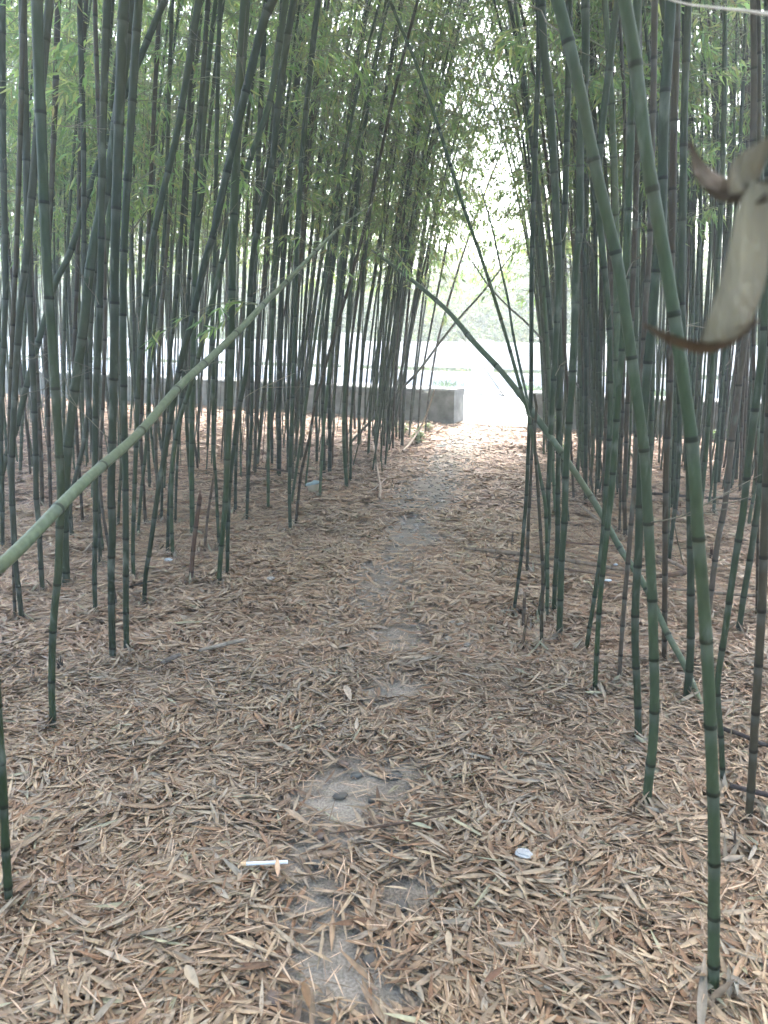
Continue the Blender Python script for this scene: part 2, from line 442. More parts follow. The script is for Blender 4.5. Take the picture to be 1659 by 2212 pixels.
# stones set in the path: the near ones one by one, the far ones as one mass
def pebble_geo(mb, c, sz, col, rg):
    n1, n2 = 8, 5
    V = [(0, 0, 1.0)]
    for a in range(1, n2):
        for b in range(n1):
            th = a * math.pi / n2 / 1.25; ph = b * 2 * math.pi / n1
            rr = 1 + rg.uniform(-.08, .08)
            V.append((math.sin(th) * math.cos(ph) * rr, math.sin(th) * math.sin(ph) * rr, math.cos(th) * rr))
    V = np.array(V) * sz; rot = rg.uniform(0, 3.14); cr, sr = math.cos(rot), math.sin(rot)
    V = np.column_stack([V[:, 0] * cr - V[:, 1] * sr, V[:, 0] * sr + V[:, 1] * cr, V[:, 2]]) + c
    j = np.arange(n1); kk = (j + 1) % n1
    F3 = np.stack([np.zeros(n1, int), 1 + j, 1 + kk], 1)
    F4 = np.concatenate([np.stack([1 + a * n1 + j, 1 + (a + 1) * n1 + j, 1 + (a + 1) * n1 + kk, 1 + a * n1 + kk], 1) for a in range(n2 - 2)])
    mb.add(V, [F3, F4], col)
PEB = [(735, 1725, 17, 'd'), (808, 1732, 16, 'd'), (770, 1680, 15, 'b'), (852, 1682, 19, 'b'), (815, 1776, 17, 'r'), (687, 1872, 17, 'b'),
       (596, 2168, 30, 'r'), (692, 1812, 15, 'r'), (868, 1962, 20, 'd'), (612, 1925, 18, 'd'), (800, 2080, 22, 'd'), (742, 1655, 14, 'r'), (905, 1655, 14, 'd'),
       (835, 1648, 12, 'd'), (815, 2195, 26, 'r'), (870, 1600, 12, 'b')]
pc = dict(d=(.070, .060, .048), b=(.075, .07, .06), r=(.11, .075, .055))
for u, v, sz, c in PEB:
    g = ground(u, v, .012); dpt = np.dot(g - [0, 0, CAM_H], [0, cp, -sp]); s = sz * dpt / FPX
    mb = MB(); pebble_geo(mb, np.array([0, 0, 0.0]), np.array([s, s * .72, s * .42]), pc[c], rng)
    o = mb.build('pebble', M_pebble, path); o.location = (g[0], g[1], .020)
mb = MB()
for n in range(1500):
    yy = 2.3 + 7.0 * rng.random() ** .8; s = rng.uniform(-.7, .7)
    z = .004 + .010 * (1 - s * s); q = rng.uniform(.009, .021)
    pebble_geo(mb, np.array([path_c(yy) + s * hw, yy, z]), np.array([q, q * .75, q * .5]), np.array([.19, .165, .135]) * rng.uniform(.75, 1.3), rng)
tag(mb.build('pebbles', M_pebble, path), kind='stuff')

# low concrete walls either side of the gap
def prism(mb, P0, P1, z0, z1, th, nrm, seg=24, cap_h=0, jit=.004, col=(.5, .5, .5)):
    """box wall from P0 to P1 (xy), thickness th along nrm, with slight unevenness"""
    s = np.linspace(0, 1, seg + 1); P = P0 + (P1 - P0) * s[:, None]
    rows = []
    prof = [(0, z0), (0, z0 * .4 + z1 * .6), (0, z1 - .02), (.015, z1), (th - .015, z1), (th, z1 - .02), (th, z0)]
    for o, z in prof:
        q = P + nrm * o
        jz = (vnoise(q[:, 0] * 3, q[:, 1] * 3 + o, .7, 9) - .5) * jit * 2
        rows.append(np.column_stack([q + nrm * jz[:, None], np.full(len(q), z) + jz * (z > z0)]))
    V = np.concatenate(rows); n = seg + 1; m = len(prof)
    F = []
    for a in range(m - 1):
        i = np.arange(seg); F.append(np.stack([a * n + i, a * n + i + 1, (a + 1) * n + i + 1, (a + 1) * n + i], 1))
    F = [np.concatenate(F), np.array([[a * n for a in range(m)]]), np.array([[a * n + seg for a in range(m)][::-1]])]
    mb.add(V, F, col)
def wall(name, label, PA, PB, post_at, cat='wall'):
    root = empty(name, (PA[0], PA[1], 0)); tag(root, label, cat, 'low walls at the end of the path')
    org = np.array([PA[0], PA[1], 0]); d = (PB - PA) / np.linalg.norm(PB - PA)
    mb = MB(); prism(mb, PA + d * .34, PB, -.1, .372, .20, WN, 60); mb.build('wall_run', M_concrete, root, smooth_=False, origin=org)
    k = .42
    while k < np.linalg.norm(PB - PA) - 1.3:                     # coping slabs with open joints
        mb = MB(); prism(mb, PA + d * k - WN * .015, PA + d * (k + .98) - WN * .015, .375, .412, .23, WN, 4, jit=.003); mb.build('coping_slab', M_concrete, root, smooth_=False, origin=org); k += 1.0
        if k > 12: break
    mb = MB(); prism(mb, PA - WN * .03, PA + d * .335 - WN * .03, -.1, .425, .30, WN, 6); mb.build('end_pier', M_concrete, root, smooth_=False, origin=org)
    return root
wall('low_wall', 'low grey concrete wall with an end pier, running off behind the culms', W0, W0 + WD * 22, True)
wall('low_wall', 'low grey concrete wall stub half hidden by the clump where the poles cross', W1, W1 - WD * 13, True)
# threshold slab in the gap
mb = MB(); a, b = W0 + WN * .04, W1 + WN * .04
prism(mb, a - WD * .01, b + WD * .01, -.1, .012, .16, WN, 8)
tag(mb.build('threshold', M_kerb, smooth_=False), kind='structure')

# road beyond the wall, kerb, verge
O = W0 + WN * .34
def along(s, n): return tuple(O + WD * s + WN * n)
sheet('road', [along(-30, 0.02), along(45, 0.02), along(45, 3.9), along(-30, 3.9)], M_road, -.035, 60, 6)
mb = MB(); prism(mb, np.array(along(-30, 3.9)), np.array(along(45, 3.9)), -.1, .07, .18, WN, 60)
tag(mb.build('kerb', M_kerb, smooth_=False), kind='structure')
sheet('verge', [along(-30, 4.08), along(45, 4.08), along(45, 5.3), along(-30, 5.3)], M_road, .045, 60, 4, lambda x, y: (vnoise(x, y, .5, 6) - .5) * .03)

# pale parapet: base course, posts, upper beam (slots between them)
PO = along(0, 4.75)
root = empty('parapet', (PO[0], PO[1], 0)); tag(root, 'pale concrete parapet with a long slot, across the sunlit road', 'parapet')
org = np.array([PO[0], PO[1], 0])
s0, s1 = np.array(along(-26, 4.75)), np.array(along(40, 4.75))
mb = MB(); prism(mb, s0, s1, -.05, .30, .22, WN, 70, jit=.002); mb.build('base_course', M_parapet, root, smooth_=False, origin=org)
mb = MB(); prism(mb, s0 + WN * .02, s1 + WN * .02, .385, .86, .18, WN, 70, jit=.002); mb.build('upper_beam', M_parapet, root, smooth_=False, origin=org)
for k in range(-8, 14):
    p = np.array(along(k * 2.9 - 1.15, 4.72)); mb = MB()
    prism(mb, p - WD * .17, p + WD * .17, -.05, 1.02 if k % 2 == 0 else .9, .28, WN, 2, jit=.001); mb.build('post', M_parapet, root, smooth_=False, origin=org)

# bank beyond the road with a mass of bright leaves
def bank_h(x, y):
    n = (x - O[0]) * WN[0] + (y - O[1]) * WN[1]
    return smooth(5.0, 17, n) * 2.6 + (vnoise(x, y, 2.5, 3) - .5) * .5 * smooth(5.3, 8, n)
sheet('bank', [along(-40, 5.25), along(60, 5.25), along(60, 30), along(-40, 30)], M_bank, -.02, 120, 50, bank_h)
n = 110000
s = rng.uniform(-16, 30, n); t = 5.4 + rng.random(n) ** 1.3 * 13
xy = O + WD * s[:, None] + WN * t[:, None]
hgt = rng.random(n) ** 1.5 * (.3 + 1.9 * vnoise(xy[:, 0], xy[:, 1], 1.6, 8) * smooth(5.4, 8, t))
B = np.column_stack([xy, bank_h(xy[:, 0], xy[:, 1]) + hgt])
aa = rng.uniform(0, 6.28, n); ee = rng.uniform(-.6, 1.2, n)
DIR = np.stack([np.cos(aa) * np.cos(ee), np.sin(aa) * np.cos(ee), np.sin(ee)], 1)
nr = np.stack([rng.normal(0, .6, n), rng.normal(0, .6, n), np.ones(n)], 1)
FG = .48 * np.array([[.13, .22, .05], [.18, .27, .06], [.10, .18, .05], [.24, .30, .09]])
mb = MB(); leaves(mb, B, DIR, nr, rng.uniform(.12, .26, n), rng.uniform(.03, .07, n), FG[rng.integers(0, 4, n)] * rng.uniform(.8, 1.2, n)[:, None])
tag(mb.build('undergrowth', M_far), kind='stuff')
n = 150000                                       # the trees on the bank, one leafy mass with ragged holes
s = rng.uniform(-22, 34, n); t = rng.uniform(7.5, 15, n)
xy = O + WD * s[:, None] + WN * t[:, None]; q = xy[:, 0] / xy[:, 1]
tall = np.where((q > .04) & (q < .21), .25, 1.0) * (1.4 + 3.2 * vnoise(s, t * .2, 2.6, 41))
zz = rng.random(n) * tall
keep = vnoise(s + zz * .4, zz * 1.3 + t * .35, .8, 43) > .36 + .2 * (zz / 6)
xy, zz = xy[keep], zz[keep]; n = len(zz)
B = np.column_stack([xy, bank_h(xy[:, 0], xy[:, 1]) + .4 + zz])
aa = rng.uniform(0, 6.28, n); ee = rng.uniform(-1.2, .5, n)
DIR = np.stack([np.cos(aa) * np.cos(ee), np.sin(aa) * np.cos(ee), np.sin(ee)], 1)
mb = MB(); leaves(mb, B, DIR, rng.normal(0, 1, (n, 3)), rng.uniform(.12, .24, n), rng.uniform(.04, .08, n), (FG * [1.35, 1.15, 1.0])[rng.integers(0, 4, n)] * rng.uniform(.8, 1.2, n)[:, None])
for k in range(26):
    p = O + WD * rng.uniform(-20, 32) + WN * rng.uniform(8, 14)
    if .04 < p[0] / p[1] < .21: continue
    z0 = float(bank_h(np.array([p[0]]), np.array([p[1]]))[0]); h = rng.uniform(3, 6)
    tube(mb, np.array([[p[0], p[1], z0 - .1], [p[0] + rng.normal(0, .2), p[1], z0 + h * .5], [p[0] + rng.normal(0, .4), p[1], z0 + h]]), [.07, .05, .02], (.06, .05, .035), 6)
tag(mb.build('distant_trees', M_far), kind='stuff')

# ================================================================== the culms traced one by one
G1 = 'culms along the near edge of the left bed'; G2 = 'culms along the near edge of the right bed'
bamboo([(114,1581),(112,1498),(113,1398),(117,1322),(125,1247),(128,1172),(132,1060),(128,981),(122,881),(110,700),(100,555),(92,350),(80,0)], 13.5, 24, 'green', 'dark green culm with a bowed foot, standing beside a squat black stump', group=G1)
bamboo([(142,1280),(139,1150),(141,1057),(148,956),(163,831),(181,705),(198,555),(240,350),(268,125),(280,0)], 17, 24, 'green', 'stout green culm leaning right, its foot just behind the bowed culm', group=G1)
bamboo([(243,1443),(241,1322),(240,1222),(243,1147),(240,1060),(243,931),(247,731),(248,555),(256,300),(268,0)], 14, 23, 'dark', 'thick straight dark culm, its swollen foot left of a thinner twin', group=G1)
bamboo([(273,1423),(272,1322),(272,1197),(271,1072),(270,981),(267,806),(267,555),(290,150),(300,0)], 12, 18, 'dark', 'straight dark culm, the right-hand and thinner one of the front pair', group=G1)
bamboo([(206,1341),(204,1247),(206,1147),(206,1007),(206,856),(213,731),(218,555),(222,300),(232,0)], 9.5, 17, 'dark', 'dark upright culm with a slim reddish foot, between the bowed culm and the front pair', group=G1)
bamboo([(48,1363),(43,1297),(34,1222),(30,1147),(26,1071),(26,981),(33,831),(43,680),(55,574),(75,350),(90,180),(108,0)], 10, 19, 'grey', 'grey green culm bending right, its foot touching a thin brown one near the left edge', group=G1)
bamboo([(34,1360),(31,1297),(29,1200),(24,1071),(20,931),(28,680),(35,555),(45,250),(52,0)], 6.5, 12, 'brown', 'thin brownish pole rising from the same spot as the grey green bending culm', group=G1)
bamboo([(92,1297),(87,1197),(83,1122),(78,1071),(77,981),(72,831),(66,705),(61,555),(56,300),(49,0)], 10, 17, 'grey', 'dull grey brown culm standing alone under the pale slanting pole', group=G1)
bamboo([(-14,1175),(2,1032),(33,931),(58,831),(78,756),(100,680),(122,605),(150,550),(200,390),(232,300),(330,60)], 12, 14, 'green', 'green culm slanting up to the right through the upright ones at the far left', group=G1)
bamboo([(310,1320),(314,1247),(324,1185),(340,1071),(351,1007),(364,931),(379,843),(396,755),(412,705),(423,655),(445,555),(460,510),(500,325),(540,160),(568,50),(590,0)], 9, 19, 'dark', 'long dark culm sweeping right from an isolated foot, bluish near its top', group=G1)
bamboo([(374,1212),(371,1147),(370,1071),(375,981),(390,900),(410,840),(430,765),(450,680),(470,605),(500,480),(545,330),(580,230),(603,100),(618,0)], 8, 14, 'mid', 'green culm sweeping right, its foot touching a scrap of white tissue', group=G1)
bamboo([(360,1202),(364,1122),(367,1050),(376,960),(392,860),(402,700),(415,500),(436,200),(450,0)], 7.5, 11, 'dark', 'dark culm whose foot stands behind the scrap of white tissue', group=G1)
bamboo([(470,1276),(478,1180),(485,1110),(492,981),(496,881),(500,731),(502,555),(512,300),(530,0)], 10, 22, 'deep', 'stout dark culm leaning right off a pointed foot, front one of a close pair', group=G1)
bamboo([(490,1258),(492,1160),(495,1060),(506,960),(516,881),(531,806),(538,680),(546,555),(560,480),(585,375),(607,175),(635,0)], 8, 16, 'dark', 'dark culm close behind the stout one with the pointed foot, leaning off it', group=G1)
bamboo([(474,1192),(470,1120),(467,1052),(461,956),(460,806),(458,700),(463,555),(470,200),(476,0)], 6.5, 10, 'green', 'slim green culm bowing left, in line with the tip of a dead slanting stick', group=G1)
bamboo([(508,1112),(509,1030),(512,950),(520,870),(535,780),(545,650),(560,500),(590,250),(610,0)], 6.5, 9, 'dark', 'thin dark culm with its foot up the slope behind the close pair', group=G1)
bamboo([(532,1127),(536,1040),(540,981),(544,881),(545,731),(552,555),(560,300),(575,0)], 6.5, 12, 'dark', 'upright dark culm, first one right of the close pair in the left bed', group=G1)
bamboo([(551,1027),(552,931),(556,731),(575,555),(600,200)], 6, 8, 'brown', 'brownish slim culm at the back of the first gap right of the close pair', group=G1)
bamboo([(627,1155),(625,1052),(627,1007),(631,881),(636,731),(641,555),(648,400),(665,200),(688,0)], 7, 13, 'green', 'straight green culm standing forward of the rest, left of the blue and white cup', group=G1)
bamboo([(637,1140),(641,1110),(651,1019),(669,944),(681,869),(696,818),(716,743),(739,668),(764,580),(800,440),(840,250)], 6, 7, 'rust', 'thin dark culm leaning strongly right from the foot of the straight green one', group=G1)
bamboo([(290,1267),(287,1197),(290,1072),(294,956),(299,831),(306,731),(324,555),(350,425),(380,300),(410,125),(430,0)], 8, 16, 'green', 'green culm with a thin reddish foot, behind and right of the front pair', group=G1)
bamboo([(217,1237),(214,1140),(213,1072),(205,990),(198,931),(186,781),(182,600),(180,300),(172,0)], 8, 12, 'grey', 'grey culm leaning left, just behind the one with the slim reddish foot', group=G1)
bamboo([(157,1172),(151,1100),(158,1050),(163,1032),(181,956),(193,856),(196,700),(210,500),(225,200)], 9, 12, 'grey', 'grey green culm with a kinked foot, right behind the pale slanting pole', group=G1)
bamboo([(112,1150),(110,1104),(108,1032),(103,881),(98,731),(104,555),(118,250),(126,0)], 7, 13, 'rust', 'dark reddish brown upright culm behind the pale slanting pole', group=G1)
bamboo([(179,1141),(174,1057),(166,931),(160,780),(168,555),(176,200)], 6, 10, 'rust', 'rusty footed thin culm emerging under the pale slanting pole', group=G1)
bamboo([(296,1167),(304,1072),(314,982),(322,850),(334,700),(355,500),(372,0)], 6.5, 9, 'mid', 'pale greenish thin culm behind the rusty footed ones', group=G1)
bamboo([(315,1143),(311,1072),(306,980),(304,931),(308,780),(318,555),(340,100)], 6.5, 10, 'rust', 'reddish footed thin culm right of the pale greenish one', group=G1)
bamboo([(348,1134),(350,1050),(352,960),(362,820),(385,600),(410,200)], 6, 9, 'dark', 'thin dark culm close behind the long sweeping one', group=G1)
bamboo([(378,1137),(380,1072),(384,980),(395,860),(408,700),(440,400),(470,100)], 5.5, 8, 'dark', 'thin dark culm touching the edge of the tissue footed pair', group=G1)
bamboo([(253,1152),(258,1072),(262,980),(260,850),(262,700),(275,400),(290,0)], 6, 9, 'olive', 'thin olive culm seen in the slit between the front pair', group=G1)
bamboo([(258,1327),(248,1285),(236,1190),(219,1084),(216,1000),(222,880),(226,731),(226,555),(215,300),(205,0)], 5.5, 10, 'pink', 'pinkish tan thin culm crossing behind the thick straight dark one', group=G1)
bamboo([(4,1197),(5,1072),(2,950),(6,800),(12,600),(6,300),(4,0)], 8, 16, 'dark', 'dark culm on the very left edge behind the pale slanting pole', group=G1)
bamboo([(429,1019),(422,970),(415,919),(411,830),(413,700),(424,500),(450,100)], 5.5, 8, 'rust', 'thin brown culm with its foot kicked out to the right, alone on open litter', group=G1)
bamboo([(20,1986),(12,1829),(5,1679),(-2,1579),(-16,1350),(-30,1000),(-40,500),(-50,0)], 17, 20, 'deep', 'dark green culm at the very lower left corner leaning out of view', group=G1)
MID = [((712,1022),(711,831),(721,731),(745,555),(800,200),8,9,'dark','sturdy dark culm at the right end of the middle clump, next to a snapped pole'),
 ((700,1019),(697,881),(701,731),(722,555),(765,200),7,9,'green','green culm touching the sturdy one at the right end of the middle clump'),
 ((602,1029),(602,881),(606,731),(612,555),(640,200),10,14,'dark','stout dark culm at the left end of the middle clump, foot lowest there'),
 ((621,1022),(622,881),(628,731),(640,555),(676,200),5.5,8,'green','thin green culm just left of the straight forward one'),
 ((587,1007),(586,881),(584,731),(592,555),(612,200),6,9,'dark','dark culm left of the stout one in the middle clump'),
 ((684,1002),(683,881),(690,731),(716,555),(760,200),6,8,'green','green culm in the middle clump behind the thin leaning one'),
 ((749,1004),(748,881),(760,731),(785,555),(835,200),5,8,'brown','brown footed culm alone between the middle clump and the path'),
 ((652,992),(651,881),(655,731),(668,555),(705,200),6,8,'dark','dark culm right behind the crossing point of the thin leaning one'),
 ((640,987),(638,881),(640,731),(652,555),(690,200),5,8,'brown','thin brownish culm behind the straight forward one'),
 ((774,971),(776,881),(787,731),(815,555),(870,150),7,9,'mid','green culm nearest the path in the back left rows, above a fallen pale stick'),
 ((561,974),(556,881),(560,731),(572,555),(596,200),5,8,'rust','thin rusty culm at the back left of the middle clump'),
 ((809,966),(812,860),(822,731),(848,555),(900,150),5,7,'mid','slim green culm at the path edge above the tall bent stick'),
 ((829,969),(830,860),(838,731),(862,555),(915,150),5,7,'mid','slim green culm beside the one above the bent stick')]
for a, b, c, d, e, w0, w1, col, lab in MID:
    bamboo([a, ((a[0]+b[0])/2+1, (a[1]+b[1])/2), b, c, d, e], w0, w1, col, lab, group='culms of the middle clump', hb=2.1)
CEN = [((840,956),(836,781),(848,655),(870,400),5,6,'grey','thin grey culm left of the tuft that leans on the wall end'),
 ((849,974),(852,860),(860,700),(888,400),5,7,'rust','reddish brown culm of the tuft by the path, its foot lowest'),
 ((868,966),(878,781),(896,655),(935,350),7,9,'grey','thickest grey green culm of the tuft by the path, leaning right'),
 ((863,956),(868,800),(880,680),(905,400),5,6,'brown','thin brown culm behind the thickest of the tuft by the path'),
 ((856,950),(857,800),(868,655),(884,400),5,6,'grey','straight thin grey culm in the middle of the tuft by the path'),
 ((902,945),(912,810),(932,700),(975,480),4,5,'brown','bare thin culm leaning right before the low wall'),
 ((918,935),(930,830),(945,740),(972,640),4,5,'pink','pinkish thin culm slanting to the right just in front of the end pier'),
 ((884,945),(893,830),(905,720),(930,520),4,5,'grey','thin grey culm in front of the low wall, right of the tuft')]
for a, b, c, d, w0, w1, col, lab in CEN:
    bamboo([a, ((a[0]+b[0])/2-1, (a[1]+b[1])/2), b, c, d], w0, w1, col, lab, group='culms of the tuft by the path', hb=1.9, dens=1.0)
# right-hand side
bamboo([(1108,1323),(1118,1264),(1126,1203),(1132,1132),(1137,1072),(1143,931),(1147,856),(1148,706),(1149,555),(1157,300),(1164,100),(1162,0)], 7, 12, 'dark', 'slim dark culm nearest the path on the right, leaning to the crossing poles', group=G2)
bamboo([(1140,1248),(1139,1213),(1142,1112),(1145,1072),(1147,1019),(1150,950),(1149,890)], 7.5, 6, 'brown', 'brown dead culm snapped off at the crossing poles, foot behind the slim dark one', group=G2, broken=True)
bamboo([(1171,1400),(1170,1335),(1173,1254),(1169,1173),(1163,1072),(1158,1000),(1155,950),(1157,900),(1160,872),(1154,850)], 8, 6, 'brown', 'brown dead culm with a hooked broken tip, foot forward of the right clump', group=G2, broken=True)
bamboo([(1162,1337),(1170,1290),(1178,1240),(1182,1190),(1186,1120),(1184,1082),(1189,956),(1194,856),(1204,680),(1207,555),(1204,500),(1199,400),(1189,225),(1174,100),(1169,0)], 8, 19, 'green', 'green culm tight behind the hooked brown one, thickening upwards', group=G2)
bamboo([(1181,1341),(1183,1250),(1180,1132),(1177,1082),(1162,1007),(1152,956),(1142,894),(1132,864),(1119,818),(1096,736),(1074,663),(1056,605),(1039,555),(994,425),(949,280),(904,150),(862,50),(829,-30)], 8, 7, 'mid', 'long thin culm arching left across the bright opening to the top', group=G2, height=4.6, hb=3.3)
bamboo([(1197,1321),(1199,1254),(1204,1173),(1205,1072),(1207,931),(1209,781),(1207,680),(1213,555),(1222,400),(1230,0)], 10, 14, 'green', 'green culm hard against a thicker one in the right clump', group=G2)
bamboo([(1208,1383),(1210,1314),(1213,1213),(1219,1132),(1221,1072),(1224,981),(1232,881),(1239,781),(1245,555),(1252,500),(1254,300),(1264,150),(1264,0)], 13, 18, 'green', 'thick green culm, front of the close pair in the right clump', group=G2)
bamboo([(1266,1404),(1269,1385),(1281,1310),(1296,1210),(1303,1147),(1308,1072),(1314,982),(1318,900),(1316,700),(1303,555),(1292,430),(1300,280),(1318,130),(1335,0)], 9, 16, 'green', 'green culm leaning right then back, left one of a slanting pair', group=G2)
bamboo([(1285,1500),(1294,1322),(1306,1197),(1317,1097),(1322,1040),(1329,950),(1337,831),(1345,740),(1352,600),(1362,300),(1377,0)], 10, 19, 'deep', 'deep green culm leaning right, right one of a slanting pair', group=G2)
bamboo([(1337,1478),(1344,1360),(1350,1285),(1358,1197),(1364,1122),(1369,1072),(1374,982),(1382,881),(1388,806),(1393,680),(1402,555),(1407,400),(1414,0)], 9, 14, 'pink', 'pinkish tan culm with black nodes between green ones', group=G2)
bamboo([(1381,1611),(1377,1498),(1372,1398),(1373,1297),(1379,1197),(1382,1097),(1385,1000),(1392,881),(1400,780),(1410,680),(1418,580),(1429,500),(1434,250),(1449,0)], 15, 23, 'dark', 'straight dark green culm right behind the big one whose foot hooks left', group=G2)
bamboo([(1394,1759),(1402,1679),(1411,1600),(1414,1498),(1412,1398),(1409,1297),(1404,1197),(1398,1090),(1392,982),(1383,906),(1372,831),(1359,731),(1344,630),(1331,550),(1289,375),(1254,200),(1224,75),(1204,0)], 19, 27, 'mid', 'big green culm curving left to the top, its foot hooking left', group=G2)
bamboo([(1544,2169),(1542,1979),(1542,1779),(1537,1629),(1532,1498),(1525,1373),(1516,1247),(1507,1147),(1502,1032),(1492,931),(1481,856),(1467,756),(1452,655),(1435,550),(1399,350),(1374,150),(1349,0)], 24, 29, 'mid', 'biggest and nearest green culm, foot lowest of all, leaning left to the top', group=G2)
bamboo([(1482,1521),(1491,1423),(1492,1322),(1492,1197),(1490,1072),(1488,980),(1480,830),(1472,640),(1474,450),(1479,200),(1487,0)], 16, 15, 'dark', 'dark culm half hidden by the biggest one and crossed by the slanting pole', group=G2)
bamboo([(1436,1445),(1436,1297),(1437,1147),(1438,1072),(1439,1007),(1445,881),(1448,781),(1450,600),(1455,300),(1462,0)], 10.5, 17, 'rust', 'upright brown footed culm midway between the two biggest ones', group=G2)
bamboo([(1566,1725),(1558,1600),(1549,1486),(1555,1435),(1567,1360),(1577,1285),(1590,1197),(1605,1110),(1613,1032),(1625,931),(1638,831),(1650,731),(1658,500),(1664,200)], 11, 20, 'green', 'green culm leaning right, rising from behind the biggest one', group=G2)
bamboo([(1594,1375),(1605,1297),(1620,1210),(1633,1122),(1640,1072),(1646,982),(1654,881),(1664,700),(1672,400)], 12, 16, 'green', 'green culm leaning right with its foot beside open litter, near the right edge', group=G2)
bamboo([(1617,1794),(1624,1679),(1630,1573),(1638,1448),(1645,1322),(1650,1197),(1654,1097),(1662,900),(1668,700),(1672,300)], 16, 20, 'brown', 'thick reddish brown culm at the right edge with a dark forked twig', group=G2)
bamboo([(1528,1340),(1537,1272),(1550,1172),(1565,1097),(1573,1032),(1580,956),(1588,906),(1596,831),(1608,743),(1616,680),(1622,500),(1630,200)], 11, 16, 'pink', 'tan brown culm leaning right, emerging from behind the biggest one', group=G2)
bamboo([(1442,1227),(1447,1190),(1455,1120),(1462,1072),(1466,1000),(1468,906),(1464,780),(1468,600),(1478,300)], 8, 13, 'dark', 'dark culm with a slight lean right, far behind the brown footed one', group=G2)
bamboo([(1352,1172),(1350,1120),(1348,1072),(1352,982),(1354,906),(1360,780),(1368,600),(1380,200)], 9, 13, 'rust', 'brown footed culm just behind the crossing of pole and pinkish culm', group=G2)
bamboo([(1338,1159),(1339,1110),(1340,1072),(1340,1032),(1345,900),(1350,700),(1352,400)], 5.5, 8, 'brown', 'thin brown culm left of the brown footed one behind the slanting pole', group=G2)
bamboo([(1635,1348),(1636,1222),(1637,1100),(1632,950),(1628,700),(1640,300)], 5, 9, 'rust', 'thin dark red culm right of the leaning ones near the right edge', group=G2)
bamboo([(1616,1147),(1622,1100),(1628,1072),(1635,982),(1640,800),(1645,400)], 7, 10, 'mid', 'thin green culm showing between two leaning ones near the right edge', group=G2)
bamboo([(1520,1057),(1520,982),(1532,856),(1545,756),(1548,500),(1560,100)], 9, 13, 'olive', 'olive green culm with its foot on the far litter right of the biggest one', group=G2)
bamboo([(1552,1044),(1560,931),(1566,800),(1572,500),(1588,100)], 8, 12, 'green', 'green culm standing at the back behind the tan brown leaning one', group=G2)
bamboo([(1291,1064),(1296,980),(1298,850),(1288,650),(1285,300)], 6, 10, 'green', 'slim green culm at the back, left of the slanting pair', group=G2)
bamboo([(1274,1044),(1282,960),(1283,820),(1270,600),(1262,300)], 6, 10, 'mid', 'slim pale green culm leaning left behind the slanting pair', group=G2)
bamboo([(1590,1039),(1594,950),(1600,800),(1606,500),(1612,100)], 8, 12, 'dark', 'dark culm at the back, right of the tan brown leaning one', group=G2)
bamboo([(1246,1028),(1252,950),(1256,840),(1262,640),(1270,300)], 7, 10, 'dark', 'dark slim culm behind the thick green one of the right clump', group=G2)

# ---------------------------------------------------------------- the slanting poles that cross the path
def pole3(name, pts, color, label, group, seg=14, internode=.22, phase=.3, cat='bamboo', toground=False, mat=None, twigs=None, contrast=1.0):
    """pts: (u, v, depth, width px)"""
    P = np.array([at(u, v, d) for u, v, d, w_ in pts]); rr = np.array([w_ * d / FPX / 2 for u, v, d, w_ in pts])
    if toground:
        d0 = P[0] - P[1]; d0 /= np.linalg.norm(d0)
        k = (P[0, 2] + .03) / max(.05, -d0[2]); k = min(k, 6)
        P = np.vstack([P[0] + d0 * k, P]); rr = np.concatenate([[rr[0] * 1.08], rr])
    s = np.concatenate([[0], np.cumsum(np.linalg.norm(np.diff(P, axis=0), axis=1))]); s /= s[-1]
    org = np.array([P[0, 0], P[0, 1], max(0, P[:, 2].min())])
    root = empty(name, org); tag(root, label, cat, group)
    mb = MB()
    D, q, nodes = culm_mesh(mb, P, lambda t, PP: np.interp(t, s, rr), internode, color, seg=seg, phase=phase, contrast=contrast)
    mb.build('culm', mat or M_culm, root, origin=org)
    return root, D, q, nodes, org
GP = 'slanting bamboo poles crossing the path'
rt, D, q, nodes, org = pole3('bamboo', [(-560, 1900, 1.71, 31), (-250, 1475, 1.66, 31), (-90, 1300, 1.66, 31), (0, 1222, 1.72, 30), (47, 1180, 1.78, 28.5), (180, 1043, 2.0, 23.5), (298, 938, 2.3, 19.5), (383, 840, 2.55, 18), (458, 770, 2.8, 16), (525, 705, 3.0, 14), (580, 646, 3.2, 12), (610, 618, 3.3, 11), (680, 545, 3.5, 8.5), (722, 502, 3.65, 6), (745, 482, 3.75, 4), (805, 440, 3.9, 2.5)],
      (.10, .12, .068), 'pale green thick pole slanting up from the lower left, in front of everything', GP, seg=18, internode=.26)
mf = MB(); foliage(mf, D, q, nodes[nodes > q[-1] * .66], 1.2, rng, dens=.75, size=.9, droop=.5, reach=.45); mf.build('foliage', [M_leaf, M_twig], rt, origin=org)
rt, D, q, nodes, org = pole3('bamboo', [(1551, 1618, 2.27, 15), (1537, 1580, 2.34, 15), (1521, 1540, 2.41, 14.5), (1502, 1492, 2.5, 14), (1477, 1432, 2.58, 13.5), (1442, 1370, 2.65, 13.5), (1394, 1267, 2.72, 13.5), (1344, 1192, 2.8, 13.5), (1314, 1137, 2.84, 13.5), (1279, 1077, 2.9, 13.5), (1214, 979, 3.0, 13.5), (1162, 906, 3.08, 14), (1132, 864, 3.12, 13), (1084, 803, 3.2, 12), (1021, 736, 3.3, 12), (971, 675, 3.4, 10), (906, 618, 3.5, 9), (868, 588, 3.58, 7.5), (830, 560, 3.65, 6), (803, 540, 3.7, 4)],
      (.054, .070, .038), 'green pole slanting up to the left from behind the biggest culm, across the path', GP, seg=16, internode=.24)
